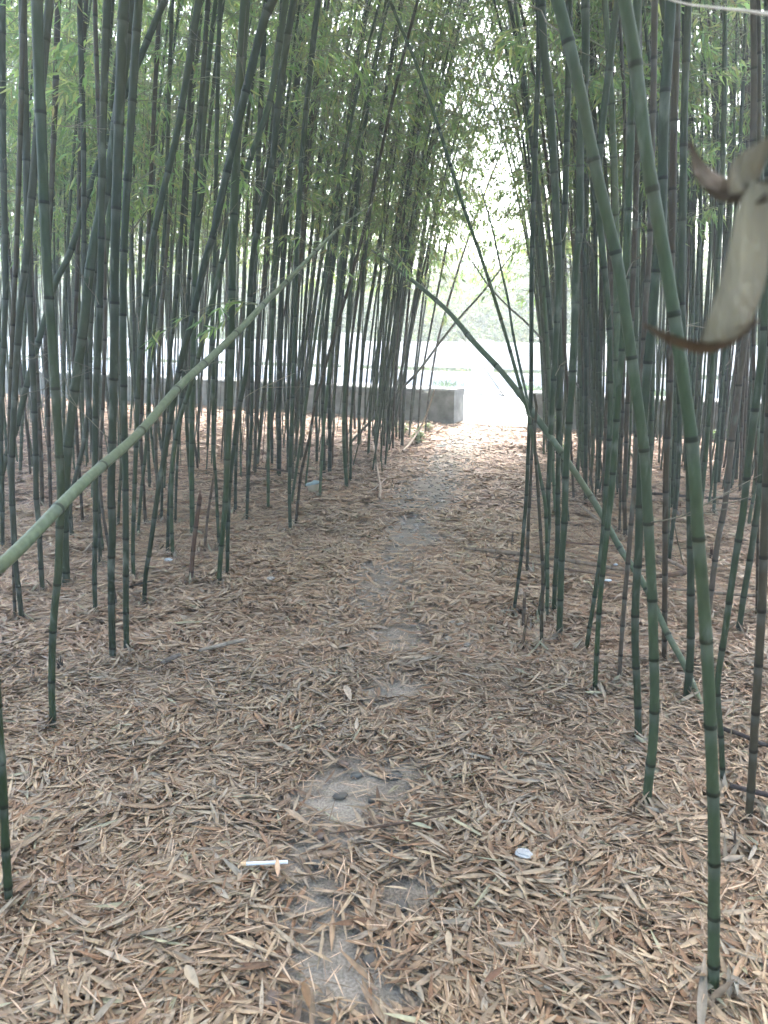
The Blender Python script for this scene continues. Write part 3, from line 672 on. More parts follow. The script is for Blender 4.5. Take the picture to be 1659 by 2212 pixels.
mf = MB(); foliage(mf, D, q, nodes[nodes > q[-1] * .9], 1.2, rng, dens=.7, size=.85, droop=.5, reach=.4, lmax=5); mf.build('foliage', [M_leaf, M_twig], rt, origin=org)
pole3('bamboo', [(850, 858, 7.6, 5), (905, 800, 7.5, 5), (950, 740, 7.4, 5), (990, 690, 7.3, 5), (1035, 640, 7.2, 4.5), (1075, 590, 7.1, 3.5), (1110, 545, 7.0, 2)], (.10, .105, .08), 'thin grey pole slanting up to the right from the tuft over the bright opening', GP, seg=8, toground=True)
pole3('bamboo', [(1215, 790, 6.4, 4.5), (1180, 745, 6.4, 4.5), (1140, 700, 6.4, 4.5), (1090, 655, 6.4, 4), (1050, 610, 6.4, 3.5), (1020, 565, 6.4, 3)], (.14, .13, .10), 'thin brownish pole slanting left over the bright opening from the right clump', GP, seg=8, toground=True)
pole3('bamboo', [(1143, 880, 4.6, 6), (1125, 800, 4.6, 6), (1108, 720, 4.6, 5.5), (1098, 650, 4.6, 5), (1082, 580, 4.6, 4.5), (1060, 480, 4.6, 3.5), (1035, 400, 4.6, 2.5)], (.05, .07, .045), 'slender dark green pole rising left beside the arching culm in the opening', GP, seg=8)

# ---------------------------------------------------------------- broken stumps and dead sticks
def stump(pts, w0, w1, color, label, splinter=True, group='dead bamboo stumps'):
    color = tuple(.5 * c for c in color)
    P, t = trace3d(pts); P[0, 2] = -.03; r0, r1 = w0 * t[0] / FPX / 2, w1 * t[-1] / FPX / 2
    org = np.array([P[0, 0], P[0, 1], 0]); root = tag(empty('stump', org), label, 'stump', group)
    mb = MB(); culm_mesh(mb, P, lambda s, PP: np.interp(s, [0, 1], [r0, r1]), .16, color, seg=10, phase=rng.random(), contrast=.8)
    mb.build('stem', M_dead, root, origin=org)
    if splinter:
        mb = MB(); d = P[-1] - P[-2]; d /= np.linalg.norm(d)
        for k in range(4):
            a = k * 1.57 + .4; o = np.array([math.cos(a), math.sin(a), 0]) * r1 * .7
            tube(mb, np.stack([P[-1] + o - d * .01, P[-1] + o * .9 + d * rng.uniform(.015, .05)]), [r1 * .45, r1 * .06], np.array(color) * 1.5, 4)
        mb.build('splinter', M_dead, root, origin=org)
    PLACED.append(P[0, :2].copy())
stump([(409,1275),(416,1200),(424,1130),(432,1077)], 10, 9, (.17, .095, .065), 'reddish brown broken pole as tall as a knee, leaning right left of the close pair')
stump([(440,1197),(446,1140),(452,1090),(461,1034)], 6, 5, (.19, .13, .09), 'thin tan stick leaning right behind the reddish brown broken pole')
stump([(717,1006),(718,970),(720,934)], 6, 5, (.26, .17, .12), 'pale brown snapped pole in the middle clump')
stump([(759,987),(758,976),(758,966)], 6, 5, (.07, .05, .04), 'tiny dark stub between middle clump and path')
stump([(128,1470),(129,1450),(130,1432)], 13, 12, (.045, .04, .032), 'squat black stump touching the bowed culm of the left bed')
stump([(1130,1355),(1132,1320),(1133,1292)], 8, 7, (.16, .11, .075), 'brown stub behind the pointed one, by the slim dark culm')
stump([(1128,1404),(1133,1365),(1139,1335)], 8, 5, (.20, .13, .08), 'pointed tan stub leaning right at the path edge')
stump([(1106,1191),(1106,1173),(1107,1158)], 7, 4, (.15, .11, .08), 'small jagged stub alone at the right edge of the path')
stump([(1080,1250),(1082,1238),(1084,1228)], 6, 3, (.22, .17, .12), 'tiny pale stub beside the long fallen pole')
stump([(1536,1217),(1536,1200),(1537,1187)], 7, 6, (.10, .05, .035), 'dark red stub right of the biggest culm')
stump([(1587,1869),(1587,1835),(1588,1800)], 14, 4, (.09, .06, .045), 'dark conical sprout by the reddish brown culm at the right edge')
stump([(1181,1335),(1182,1300),(1183,1272)], 7, 6, (.17, .13, .09), 'tan stub tucked behind the hooked brown culm')

def lying(pts, color, label, name='fallen_pole', cat='fallen pole', group='dead poles lying on the litter', node=True, rise=.028):
    """pts: (u, v, width px, height above the litter)"""
    color = tuple((.62 if node else .95 if color[0] > .3 else .45) * c for c in color); rise += 0 if node else .016; P, rr = [], []
    for u, v, w_, h in pts:
        g = ground(u, v, h); d = np.dot(g - [0, 0, CAM_H], [0, cp, -sp]); r = w_ * d / FPX / 2
        g[2] = h + r + .008 + float(litter_h(np.array([g[0]]), np.array([g[1]]))[0]) + rise; P.append(g); rr.append(r)
    P = np.array(P); s = np.concatenate([[0], np.cumsum(np.linalg.norm(np.diff(P, axis=0), axis=1))]); s /= s[-1]
    org = np.array([P[0, 0], P[0, 1], 0]); mb = MB()
    if node: culm_mesh(mb, P, lambda t, PP: np.interp(t, s, rr), .2, color, seg=10, phase=rng.random(), contrast=.6)
    else:
        D, q, L_ = resample(P, .03); D[:, 2] += (rng.random(len(D)) - .5) * .003
        tube(mb, D, np.interp(q / L_, s, rr) * rng.uniform(.85, 1.15, len(D)), np.array(color), 7)
    o = mb.build(name, M_dead, origin=org); tag(o, label, cat, group); return o
lying([(1003,1206,4,0),(1060,1213,9,0),(1150,1222,9,0),(1250,1238,9,0),(1340,1252,8,0),(1400,1258,7,0)], (.27,.19,.13), 'long split tan pole lying flat behind the right clump')
lying([(1050,1222,3,0),(1150,1240,4,0),(1260,1258,5,0),(1340,1270,5,0)], (.20,.13,.09), 'thin brown pole lying just in front of the long split tan one')
lying([(1248,1108,5,0),(1275,1130,6,0),(1310,1158,7,0)], (.34,.25,.18), 'pale stick lying slantwise behind the slanting pair')
lying([(1418,1222,7,0),(1450,1238,8,0),(1482,1258,9,0)], (.32,.23,.17), 'pale cut pole lying slantwise behind the brown footed culm')
lying([(1412,1272,8,0),(1445,1270,11,0),(1480,1264,11,0)], (.13,.075,.045), 'short thick dark brown log end beside the pale cut pole')
lying([(1445,1298,6,0),(1530,1308,7,0),(1600,1315,7,0),(1650,1322,7,0)], (.24,.17,.12), 'tan pole lying level behind the biggest culm')
lying([(1405,1090,5,0),(1430,1093,6,0),(1520,1097,5,0),(1600,1098,5,0),(1659,1104,4,0)], (.07,.05,.04), 'dark thin pole lying level on the far right litter')
lying([(1180,1190,3,0),(1240,1193,4,0),(1330,1198,4,0)], (.19,.10,.07), 'thin reddish stick lying level behind the right clump')
lying([(870,990,4,0),(885,972,5,.02),(903,945,4,.10),(918,915,4,.25),(928,890,3.5,.4),(938,862,3,.6)], (.40,.33,.26), 'pale bare stick propped up against the low wall by the path', 'leaning_stick', 'stick', 'dead sticks near the path', node=False)
lying([(820,1100,5,0),(822,1075,5,0),(818,1045,5,0),(812,1010,4,0),(805,978,3,0)], (.33,.24,.18), 'tall bent bare stick lying along the left edge of the path', 'bent_stick', 'stick', 'dead sticks near the path', node=False)
lying([(833,1050,3,0),(812,1072,3,0),(795,1085,2,0)], (.36,.28,.22), 'short pale twig crossing the tall bent stick', 'twig', 'stick', 'dead sticks near the path', node=False)
lying([(555,1028,4,0),(600,1034,4,0),(650,1042,3,0)], (.13,.08,.06), 'thin brown stick lying level in front of the middle clump', 'fallen_stick', 'stick', 'dead sticks near the path', node=False)
lying([(352,1468,9,0),(372,1460,11,0),(392,1450,9,0)], (.20,.165,.14), 'short thick grey brown piece half sunk in the left litter')
lying([(432,1440,7,0),(480,1425,8,0),(532,1408,8,0)], (.34,.28,.22), 'pale grey pole piece half covered by leaves left of the path')
lying([(712,1858,3,0),(765,1850,4,0),(850,1838,6,0),(930,1822,5,0),(985,1808,4,0)], (.15,.095,.065), 'thin dark stick lying across the bare stony patch', 'fallen_stick', 'stick', 'dead sticks near the path', node=False)
lying([(280,1305,4,0),(300,1298,5,0),(335,1290,3,0)], (.05,.04,.035), 'short black twig in front of the long sweeping culm', 'twig', 'stick', 'dead sticks near the path', node=False)
lying([(1555,1618,8,0),(1590,1630,10,0),(1625,1648,9,0),(1680,1662,9,0)], (.06,.045,.04), 'dark rotten pole lying behind the reddish brown culm')
lying([(1570,1748,9,0),(1610,1758,12,0),(1650,1768,12,0),(1700,1776,12,0)], (.07,.055,.05), 'thick dark rotten pole lying in front of the reddish brown culm')
lying([(1010,1562,6,0),(1040,1590,7,0)], (.22,.15,.1), 'short brown chip of split pole right of the path') if False else None

def twig3(pts, color, label, name='dead_twig', group='dead twigs among the right culms', side=True):
    color = tuple(.6 * c for c in color); P = np.array([at(u, v, d) for u, v, d, w_ in pts]); rr = np.array([w_ * d / FPX / 2 for u, v, d, w_ in pts])
    s = np.concatenate([[0], np.cumsum(np.linalg.norm(np.diff(P, axis=0), axis=1))])
    D, q, L_ = resample(P, .03); org = P[0]; mb = MB()
    D += (rng.random(D.shape) - .5) * .004
    tube(mb, D, np.interp(q, s * L_ / s[-1], rr), np.array(color), 6)
    if side:
        for k in range(3):
            i = int(len(D) * (.3 + .2 * k)); a = rng.uniform(0, 6.28); e = np.array([math.cos(a), .3 * math.sin(a), rng.uniform(.2, 1)]) * .1
            tube(mb, np.stack([D[i], D[i] + e * .5, D[i] + e]), [rr[0] * .5, rr[0] * .35, rr[0] * .2], np.array(color), 4)
    return tag(mb.build(name, M_dead, origin=org), label, 'twig', group)
def gd(u, v):
    g = ground(u, v); return np.dot(g - [0, 0, CAM_H], [0, cp, -sp])
twig3([(1455,1912,gd(1455,1912),6),(1480,1880,1.98,6),(1505,1835,2.0,6),(1530,1795,2.0,4)], (.15,.10,.06), 'brown forked twig leaning on the foot of the biggest culm')
twig3([(1573,1760,gd(1573,1760),4),(1590,1700,2.25,4),(1612,1660,2.25,5),(1640,1600,2.25,5),(1662,1560,2.25,5)], (.06,.06,.045), 'dark thin twig forking off beside the reddish brown culm')
twig3([(1482,1237,gd(1482,1237),3.5),(1470,1195,3.9,3.5),(1462,1160,3.9,3),(1457,1130,3.9,2)], (.14,.11,.06), 'thin brown twig standing slantwise behind the biggest culm', side=False)
twig3([(1574,1790,gd(1574,1790),2.6),(1576,1700,2.15,2.4),(1578,1600,2.15,2.2),(1590,1480,2.15,2)], (.40,.31,.2), 'straw coloured upright stalk beside the dark conical sprout', side=False)

# ---------------------------------------------------------------- culms that fill the beds (placed on the ground plan)
COLS = [(k, CG[k]) for k in ('dark', 'green', 'grey', 'rust', 'brown', 'olive', 'deep', 'mid', 'dark', 'green', 'deep', 'mid', 'green', 'olive')]
WORD = dict(dark='dark green', green='green', grey='grey green', rust='rusty brown', brown='brown', olive='olive', deep='deep green', mid='fresh green', pink='pinkish tan')
def left_edge(y):   # x of the left bed's edge towards the path
    return np.interp(y, [1.5, 2.3, 2.9, 3.6, 4.2, 5.0, 5.8, 7.5, 9.5], [-1.3, -1.25, -1.15, -1.0, -.65, -.55, -.1, .15, .35])
def right_edge(y):
    return np.interp(y, [1.5, 2.2, 3.0, 3.6, 4.4, 6.0, 7.5, 9.5], [.85, .85, .95, .85, .98, 1.32, 1.58, 1.98])
ORD = 'first second third fourth fifth sixth seventh eighth ninth tenth eleventh twelfth thirteenth fourteenth fifteenth sixteenth seventeenth eighteenth nineteenth twentieth'.split()
ORD += ['twenty-' + o for o in ORD[:9]] + ['thirtieth'] + ['thirty-' + o for o in ORD[:9]] + ['fortieth'] + ['forty-' + o for o in ORD[:9]] + ['fiftieth'] + ['fifty-' + o for o in ORD[:9]] + ['sixtieth'] + ['sixty-' + o for o in ORD[:9]]
def ok(p, dmin):
    P = np.array(PLACED); return np.min(np.linalg.norm(P - p, axis=1)) > dmin
fills = []
def sample(side, n, y0, y1, spread):
    k = 0; tries = 0
    while k < n and tries < 20000:
        tries += 1
        y = rng.uniform(y0, y1)
        if side == 'L':
            xmin = -.5 * y - .35
            x = left_edge(y) - abs(rng.random() ** 1.15) * (left_edge(y) - xmin)
            if y > wall_y(x) - .25: continue
        else:
            xmax = .5 * y + .35
            x = right_edge(y) + rng.random() * (xmax - right_edge(y))
            if y > wall_y(x) - .2: continue
        p = np.array([x, y])
        if not ok(p, spread): continue
        PLACED.append(p); fills.append((side, x, y)); k += 1
def edge_row(side, n, y0, y1):
    k = 0
    for _ in range(4000):
        if k >= n: break
        y = rng.uniform(y0, y1); x = left_edge(y) - rng.uniform(0, .35) if side == 'L' else right_edge(y) + rng.uniform(0, .4)
        if y > wall_y(x) - .3 or not ok(np.array([x, y]), .13): continue
        PLACED.append(np.array([x, y])); fills.append((side, x, y)); k += 1
edge_row('L', 12, 6.5, 9.3); edge_row('R', 16, 5.8, 8.8)
sample('L', 104, 6.4, 13.0, .11)
sample('L', 34, 4.9, 6.4, .16)
sample('L', 8, 3.9, 4.9, .3)
sample('R', 34, 5.0, 9.0, .10)
sample('R', 12, 3.9, 5.0, .16)

def auto_path(side, x, y, rg, H):
    near = (left_edge(y) - x) if side == 'L' else (x - right_edge(y))
    sg = 1 if side == 'L' else -1
    lean = sg * (.06 * math.exp(-near / .9) + .01) + rg.normal(0, .035) + (.035 if side == 'L' else 0)
    ly = rg.normal(0, .03); bow = sg * .012 + rg.normal(0, .006)
    z = np.linspace(-.03, H, 12); kick = rg.normal(0, .03) * np.exp(-np.maximum(z, 0) / .25)
    return np.column_stack([x + lean * z + bow * z * z + sg * (rg.uniform(.001, .0055) + .012 * math.exp(-near / .45) * rg.random()) * np.maximum(z - 1, 0) ** 3 + kick, y + ly * z + rg.normal(0, .004) * z * z, z])
def color_pick(rg, z=0): return COLS[rg.integers(0, len(COLS))]
bands = {}
for side, x, y in fills:
    wd = wall_y(x) - y                                    # metres in front of the wall line
    if side == 'L': b = 'beside the low wall' if wd < 1.3 else 'near the low wall' if wd < 2.6 else 'amid the left bed' if wd < 4.4 else 'in front left bed'
    else: b = 'at right bed back' if wd < 1.3 else 'deep in right bed' if wd < 2.8 else 'amid the right bed'
    bands.setdefault((side, b), []).append((abs(x / y - .12), x, y))
for (side, b), lst in bands.items():
    lst.sort()
    for i, (_, x, y) in enumerate(lst):
        H = rng.uniform(4.7, 6.0); P = auto_path(side, x, y, rng, H); ck, cc = color_pick(rng)
        r0 = rng.uniform(.0070, .0145) * (1.0 if side == 'L' else 1.15)
        wdt = 'thin' if r0 < .0095 else 'slim' if r0 < .0122 else 'stout'
        ln = P[8, 0] - P[0, 0]; lw = 'upright' if abs(ln) < .25 else 'leaning' if abs(ln) < .7 else 'strongly leaning'
        lab = f'{wdt} {WORD[ck]} {lw} culm {b}, {ORD[i]} out from the path'
        org = np.array([x, y, 0]); root = tag(empty('bamboo', org), lab, 'bamboo', 'culms filling the ' + ('left' if side == 'L' else 'right') + ' bed')
        mb = MB(); c = np.array(cc) * rng.uniform(.5, .85)
        D, q, nodes = culm_mesh(mb, P, lambda s, PP: r0 * np.interp(s, [0, .3, 1], [.95, 1.05, .2]), rng.uniform(.17, .25), c, seg=6, phase=rng.random(), contrast=.8)
        mb.build('culm', M_culm, root, origin=org)
        mf = MB(); foliage(mf, D, q, nodes, rng.uniform(1.3, 1.8) if abs(x - path_c(y)) < 1.1 and y > 6.2 else rng.uniform(1.5, 2.4), rng, dens=.9 if side == 'L' else .8, lmax=7, reach=1.0)
        if mf.n: mf.build('foliage', [M_leaf, M_twig], root, origin=org)

# the rest of the stand, further out and between: one mass
mb = MB(); mf = MB(); cnt = 0
def mass(n, fx, fy, Hr=(4.5, 6), crowns=1.0, rad=(.007, .014), inframe=True):
    global cnt
    for _ in range(n):
        for _t in range(40):
            y = fy(); x = fx(y)
            if y < wall_y(x) - .15 and (x < left_edge(y) - .02 or x > right_edge(y) + .02): break
        else: continue
        side = 'L' if x < path_c(y) else 'R'; H = rng.uniform(*Hr); P = auto_path(side, x, y, rng, H); ck, cc = color_pick(rng)
        r0 = rng.uniform(*rad)
        D, q, nodes = culm_mesh(mb, P, lambda s, PP: r0 * np.interp(s, [0, .35, 1], [.9, 1.1, .25]), rng.uniform(.18, .26), np.array(cc) * rng.uniform(.5, .8), seg=5, phase=rng.random(), contrast=.7)
        if rng.random() < crowns: foliage(mf, D, q, nodes, rng.uniform(1.8, 2.8), rng, dens=.7, lmax=7, reach=.85)
        cnt += 1
mass(90, lambda y: -.5 * y - .2 - rng.random() * 4.5, lambda: rng.uniform(1.0, 13.5), crowns=.6)          # beyond the left of the view
mass(80, lambda y: .5 * y + .2 + rng.random() * 4.5, lambda: rng.uniform(.5, 8.5), crowns=.6)             # beyond the right of the view
mass(230, lambda y: rng.uniform(-.5 * y, .45), lambda: rng.uniform(6.2, 13.5), rad=(.0035, .0075), crowns=.4)  # thin ones at the back left
mass(190, lambda y: rng.uniform(right_edge(y), .5 * y + .3), lambda: rng.uniform(5.2, 9.0), rad=(.006, .011), crowns=.35)
tag(mb.build('bamboo_thicket', M_culm), kind='stuff')
tag(mf.build('thicket_foliage', [M_leaf, M_twig]), kind='stuff')

# behind the camera the grove goes on: it shades the near ground
mb = MB(); mf = MB()
for _ in range(150):
    x = rng.uniform(-4.5, 4.5); y = rng.uniform(-5, .9)
    if abs(x) < (.75 if y < -.6 else 1.25): continue
    P = auto_path('L' if x < 0 else 'R', x, y, rng, 6.0)
    D, q, nodes = culm_mesh(mb, P, lambda s, PP: .014 * np.interp(s, [0, .35, 1], [.9, 1.1, .25]), .24, CG['green'], seg=5)
    foliage(mf, D, q, nodes, 2.5, rng, dens=.8, lmax=7, reach=1.0)
tag(mb.build('bamboo_thicket', M_culm), kind='stuff'); tag(mf.build('thicket_foliage', [M_leaf, M_twig]), kind='stuff')

# ---------------------------------------------------------------- leaf litter
def bare(x, y):
    """0 where the path shows, 1 under full litter"""
    t = np.abs(x - path_c(y)) / .42
    m = np.clip(smooth(.3, 1.0, t * (1 + .55 * smooth(3, 5, y)) + (vnoise(x, y, .22, 12) - .5) * .9), 0, 1)
    spots = [(765,1730,.23,.30),(690,1700,.10,.1),(860,1690,.12,.12),(690,1950,.12,.18),(640,1900,.07,.08),(745,2140,.15,.19),(880,1950,.08,.1),(850,1500,.17,.24),(855,1390,.12,.25),(815,1265,.14,.35),(895,1150,.16,.4),(860,1180,.1,.3),(935,1060,.15,.8),(990,960,.17,1.3),(620,1860,.05,.06),(700,1835,.16,.07),(960,1010,.15,.7)]
    sfac = np.zeros_like(x)
    for u, v, a, b in spots:
        g = ground(u, v); sfac = np.maximum(sfac, np.exp(-(((x - g[0]) / a) ** 2 + ((y - g[1]) / b) ** 2) ** 1.5))
    base = 1 - (.25 + .42 * smooth(2.6, 4.2, y)) * (1 - m)
    return np.clip(base * (1 - .93 * sfac * (1 + .25 * (vnoise(x, y, .08, 14) - .5))), .02, 1)
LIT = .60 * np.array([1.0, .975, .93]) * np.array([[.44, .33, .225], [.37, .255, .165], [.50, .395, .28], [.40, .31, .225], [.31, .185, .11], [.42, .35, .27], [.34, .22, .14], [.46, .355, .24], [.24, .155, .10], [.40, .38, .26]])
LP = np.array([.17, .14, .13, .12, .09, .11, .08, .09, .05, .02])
def litter(n, y0, y1, detail, Ls, Ws, marg=.35, name='litter', fresh=(1, 1, 1)):
    # uniform over the trapezoid seen, with a margin for other viewpoints
    y = np.sqrt(rng.uniform(y0 ** 2, y1 ** 2, n)); x = rng.uniform(-1, 1, n) * (.5 * y + marg)
    keep = (rng.random(n) < bare(x, y)) & (y < wall_y(x) - .0); x, y = x[keep], y[keep]; n = len(x)
    layer = rng.random(n)
    flow = (vnoise(x, y, .16, 21) * 3.6 + vnoise(x, y, .5, 22) * 3) 
    a = flow + rng.normal(0, .75, n); a = np.where(rng.random(n) < .25, rng.uniform(0, 6.28, n), a)
    pil = smooth(.3, .8, vnoise(x, y, .14, 23))
    d_ = bare(x, y)
    z = litter_h(x, y) + .002 + layer * (.006 + .022 * pil) * np.clip(d_ * 1.2, .15, 1) + .008 * (1 - d_)
    tilt = rng.normal(0, .16, n) * (.4 + .8 * pil)
    DIR = np.column_stack([np.cos(a) * np.cos(tilt), np.sin(a) * np.cos(tilt), np.sin(tilt)])
    nr = np.column_stack([rng.normal(0, .34, n), rng.normal(0, .34, n), np.ones(n)])
    L = rng.uniform(*Ls, n) * np.where(rng.random(n) < .3, .6, 1.0); W = rng.uniform(*Ws, n) * np.where(rng.random(n) < .3, .55, 1)
    B = np.column_stack([x, y, z]) - DIR * L[:, None] / 2; B[:, 2] = np.maximum(B[:, 2], litter_h(x, y) + .001)
    cidx = rng.choice(len(LIT), n, p=LP / LP.sum()); col = LIT[cidx] * rng.uniform(.72, 1.15, n)[:, None]
    patch = vnoise(x, y, .9, 31)[:, None]; col = col * (1 + (patch - .5) * np.array([.25, .2, .1]))
    # the buried leaves are darker and browner
    burial = (1 - layer)[:, None] ** 1.5; col = col * (1 - .45 * burial * np.array([.8, 1.0, 1.1]))
    col = col * np.array(fresh)  # per-band tint: redder leaves farther back, plus brightness that offsets uneven light
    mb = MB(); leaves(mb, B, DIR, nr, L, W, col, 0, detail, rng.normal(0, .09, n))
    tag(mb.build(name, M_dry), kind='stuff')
litter(112000, .75, 2.6, 2, (.05, .112), (.0065, .0135), 1.25, 'leaf_litter', (1.0, .98, .95))  # near band coloured darker than the next to offset the stronger light here
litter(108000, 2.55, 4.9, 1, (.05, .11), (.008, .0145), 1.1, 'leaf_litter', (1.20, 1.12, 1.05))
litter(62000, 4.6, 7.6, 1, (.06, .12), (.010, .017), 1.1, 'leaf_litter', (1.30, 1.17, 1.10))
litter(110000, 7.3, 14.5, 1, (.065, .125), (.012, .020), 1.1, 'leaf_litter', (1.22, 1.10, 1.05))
# leaves caught against the feet of the near culms
F_ = np.array([p for p in PLACED if .8 < p[1] < 5.5]); m_ = 16; n = len(F_) * m_
a = rng.uniform(0, 6.28, n); P_ = np.repeat(F_, m_, axis=0); ro = rng.uniform(.012, .05, n)
el = rng.uniform(-.1, 1.0, n); tw = a + rng.normal(0, .9, n) + math.pi
L_ = rng.uniform(.04, .09, n); bx, by = P_[:, 0] + np.cos(a) * ro, P_[:, 1] + np.sin(a) * ro
DIR = np.column_stack([np.cos(tw) * np.cos(el), np.sin(tw) * np.cos(el), np.sin(el)])
B = np.column_stack([bx, by, litter_h(bx, by) + .012 + rng.random(n) * .015]) - DIR * L_[:, None] * .35
mb = MB(); leaves(mb, B, DIR, np.column_stack([rng.normal(0, .5, n), rng.normal(0, .5, n), np.ones(n)]), L_, rng.uniform(.008, .014, n), LIT[rng.integers(0, 10, n)] * rng.uniform(.6, 1.1, n)[:, None], 0, 2, rng.normal(0, .1, n))
tag(mb.build('piled_leaves', M_dry), kind='stuff')
# a thin drift of leaves over the threshold and the road edge
n = 1400
s = rng.uniform(-1.9, .3, n); t = rng.random(n) ** 1.7 * .9
xy = W0 + WD * s[:, None] * 1.0 + WN * (t[:, None]); a = rng.uniform(0, 6.28, n)
mb = MB(); leaves(mb, np.column_stack([xy, np.full(n, .018) + rng.random(n) * .01 - .045 * (t > .32)]), np.column_stack([np.cos(a), np.sin(a), rng.normal(0, .1, n)]), np.column_stack([rng.normal(0, .2, n), rng.normal(0, .2, n), np.ones(n)]), rng.uniform(.06, .11, n), rng.uniform(.01, .018, n), LIT[rng.integers(0, 8, n)], 0, 1)
tag(mb.build('drifted_leaves', M_dry), kind='stuff')
# dark crumbs and short stalks between the leaves
n = 14000
y = np.sqrt(rng.uniform(.8 ** 2, 4.5 ** 2, n)); x = rng.uniform(-1, 1, n) * (.5 * y + .4); a = rng.uniform(0, 6.28, n)
mb = MB(); leaves(mb, np.column_stack([x, y, litter_h(x, y) + .012 + rng.random(n) * .014]), np.column_stack([np.cos(a), np.sin(a), rng.normal(0, .2, n)]), np.column_stack([rng.normal(0, .2, n), rng.normal(0, .2, n), np.ones(n)]), rng.uniform(.02, .09, n), rng.uniform(.0015, .0035, n), np.array([.25, .17, .11]) * rng.uniform(.4, 1.9, n)[:, None], 0, 1)
tag(mb.build('leaf_stalks', M_dry), kind='stuff')

# ---------------------------------------------------------------- small things on the ground
def gz(u, v, h=.02): return ground(u, v, h)
# cigarette
a, b = gz(532, 1866, .050), gz(622, 1862, .050)
root = tag(empty('cigarette', a), 'white unlit cigarette lying on the litter left of the stony patch', 'cigarette')
mb = MB(); rr = .0041; tube(mb, np.linspace(a, b, 10), rr, (.55, .535, .52), 14); mb.build('paper', M_white, root, origin=a)
dirn = (b - a) / np.linalg.norm(b - a); mb = MB(); tube(mb, np.stack([a - dirn * .0005, a - dirn * .012]), rr * 1.02, (.52, .34, .19), 14); mb.build('filter', M_white, root, origin=a)
mb = MB(); leaves(mb, np.array([gz(600, 1893, .060)]), np.array([gz(598, 1850, .064) - gz(600, 1893, .060)]), np.array([[.1, .2, 1.0]]), .055, .012, np.array([[.42, .27, .17]]), 0, 2, np.array([.05]))
tag(mb.build('dry_leaf', M_dry), 'single tan leaf lying across the cigarette', 'leaf')
# crumpled papers
def crumple(u, v, px, col, label, name='crumpled_tissue', cat='tissue', flat=.45, h=.045):
    g = gz(u, v, h); d = np.dot(g - [0, 0, CAM_H], [0, cp, -sp]); s = px * d / FPX / 2
    n1, n2 = 18, 10; V = []
    ph = np.linspace(0, 2 * math.pi, n1, endpoint=False)
    for a in range(n2 + 1):
        th = a * math.pi / n2
        for p in ph:
            V.append((math.sin(th) * math.cos(p), math.sin(th) * math.sin(p), math.cos(th)))
    V = np.array(V); rg = np.random.default_rng(int(u * 7 + v))
    for _ in range(14):
        nn = rg.normal(0, 1, 3); nn /= np.linalg.norm(nn); V = V * (1 - .28 * np.abs(((V @ nn) * 2.2 + rg.random()) % 1 - .5)[:, None] * rg.uniform(.3, 1))
    V /= np.abs(V).max(); V = V * [s, s * .8, s * flat] + [0, 0, s * flat * .6]
    i, j = np.meshgrid(np.arange(n1), np.arange(n2)); k = (j * n1 + i).ravel(); k2 = (j * n1 + (i + 1) % n1).ravel()
    mb = MB(); mb.add(V, np.stack([k, k2, k2 + n1, k + n1], 1), col); o = mb.build(name, M_white, smooth_=False); o.location = g + np.array([0, 0, .002])
    return tag(o, label, cat)
crumple(1130, 1848, 44, (.29, .285, .275), 'crumpled white tissue on the litter right of the path', flat=.3)
crumple(364, 1212, 22, (.34, .36, .36), 'white scrap of tissue at the foot of two left bed culms', flat=.35)
crumple(1313, 1256, 18, (.42, .45, .44), 'small shiny white scrap beside the long split pole', 'paper_scrap', 'scrap', .3)
crumple(1330, 1222, 11, (.32, .34, .36), 'tiny bluish white pebble like scrap behind the slanting pole', 'paper_scrap', 'scrap', .5)
crumple(585, 1252, 20, (.28, .25, .22), 'pale greyish crumpled leaf wad on the open litter right of the close pair', 'leaf_wad', 'leaf wad', .4)
# broken cup: cream bowl with a pale blue lid
g = gz(676, 1062, 0); d = np.dot(g - [0, 0, CAM_H], [0, cp, -sp]); px = d / FPX
root = tag(empty('paper_cup', g), 'crushed cream paper cup with a pale blue rim on the left litter', 'cup')
mb = MB(); n = 24; prof = [(.0, 0), (9, 0), (11, 5), (12.5, 12), (13.5, 17)]
V, F = [], []
for r_, z in prof:
    for k in range(n):
        a = k * 2 * math.pi / n; q = 1 + .07 * math.sin(3 * a + z * .2); V.append((r_ * q * math.cos(a) * px, r_ * .8 * q * math.sin(a) * px, z * px))
for a in range(len(prof) - 1):
    for k in range(n): F.append((a * n + k, a * n + (k + 1) % n, (a + 1) * n + (k + 1) % n, (a + 1) * n + k))
mb.add(V, np.array(F), (.33, .27, .19)); mb.build('bowl', M_white, root)
mb = MB(); V, F = [], []
for r_, z in [(13.8, 16), (14.4, 18), (14.0, 20), (11, 21.5), (4, 23), (.1, 23)]:
    for k in range(n):
        a = k * 2 * math.pi / n; q = 1 + .10 * math.sin(2 * a + .7); V.append((r_ * q * math.cos(a) * px, r_ * .75 * q * math.sin(a) * px, (z + 2.5 * math.cos(a)) * px))
for a in range(5):
    for k in range(n): F.append((a * n + k, a * n + (k + 1) % n, (a + 1) * n + (k + 1) % n, (a + 1) * n + k))
mb.add(V, np.array(F), (.22, .27, .265)); mb.build('lid', M_white, root)
# curled pale leaf at the far path edge
mb = MB(); g = gz(952, 968, .03)
leaves(mb, np.array([g + [-.06, 0, .012]]), np.array([[1, -.1, 0.0]]), np.array([[0, -.5, 1.0]]), .13, .036, np.array([[.62, .62, .58]]), 0, 2, np.array([.18]))
tag(mb.build('curled_leaf', M_dry), 'pale curled leaf shining on the far left side of the path', 'leaf')
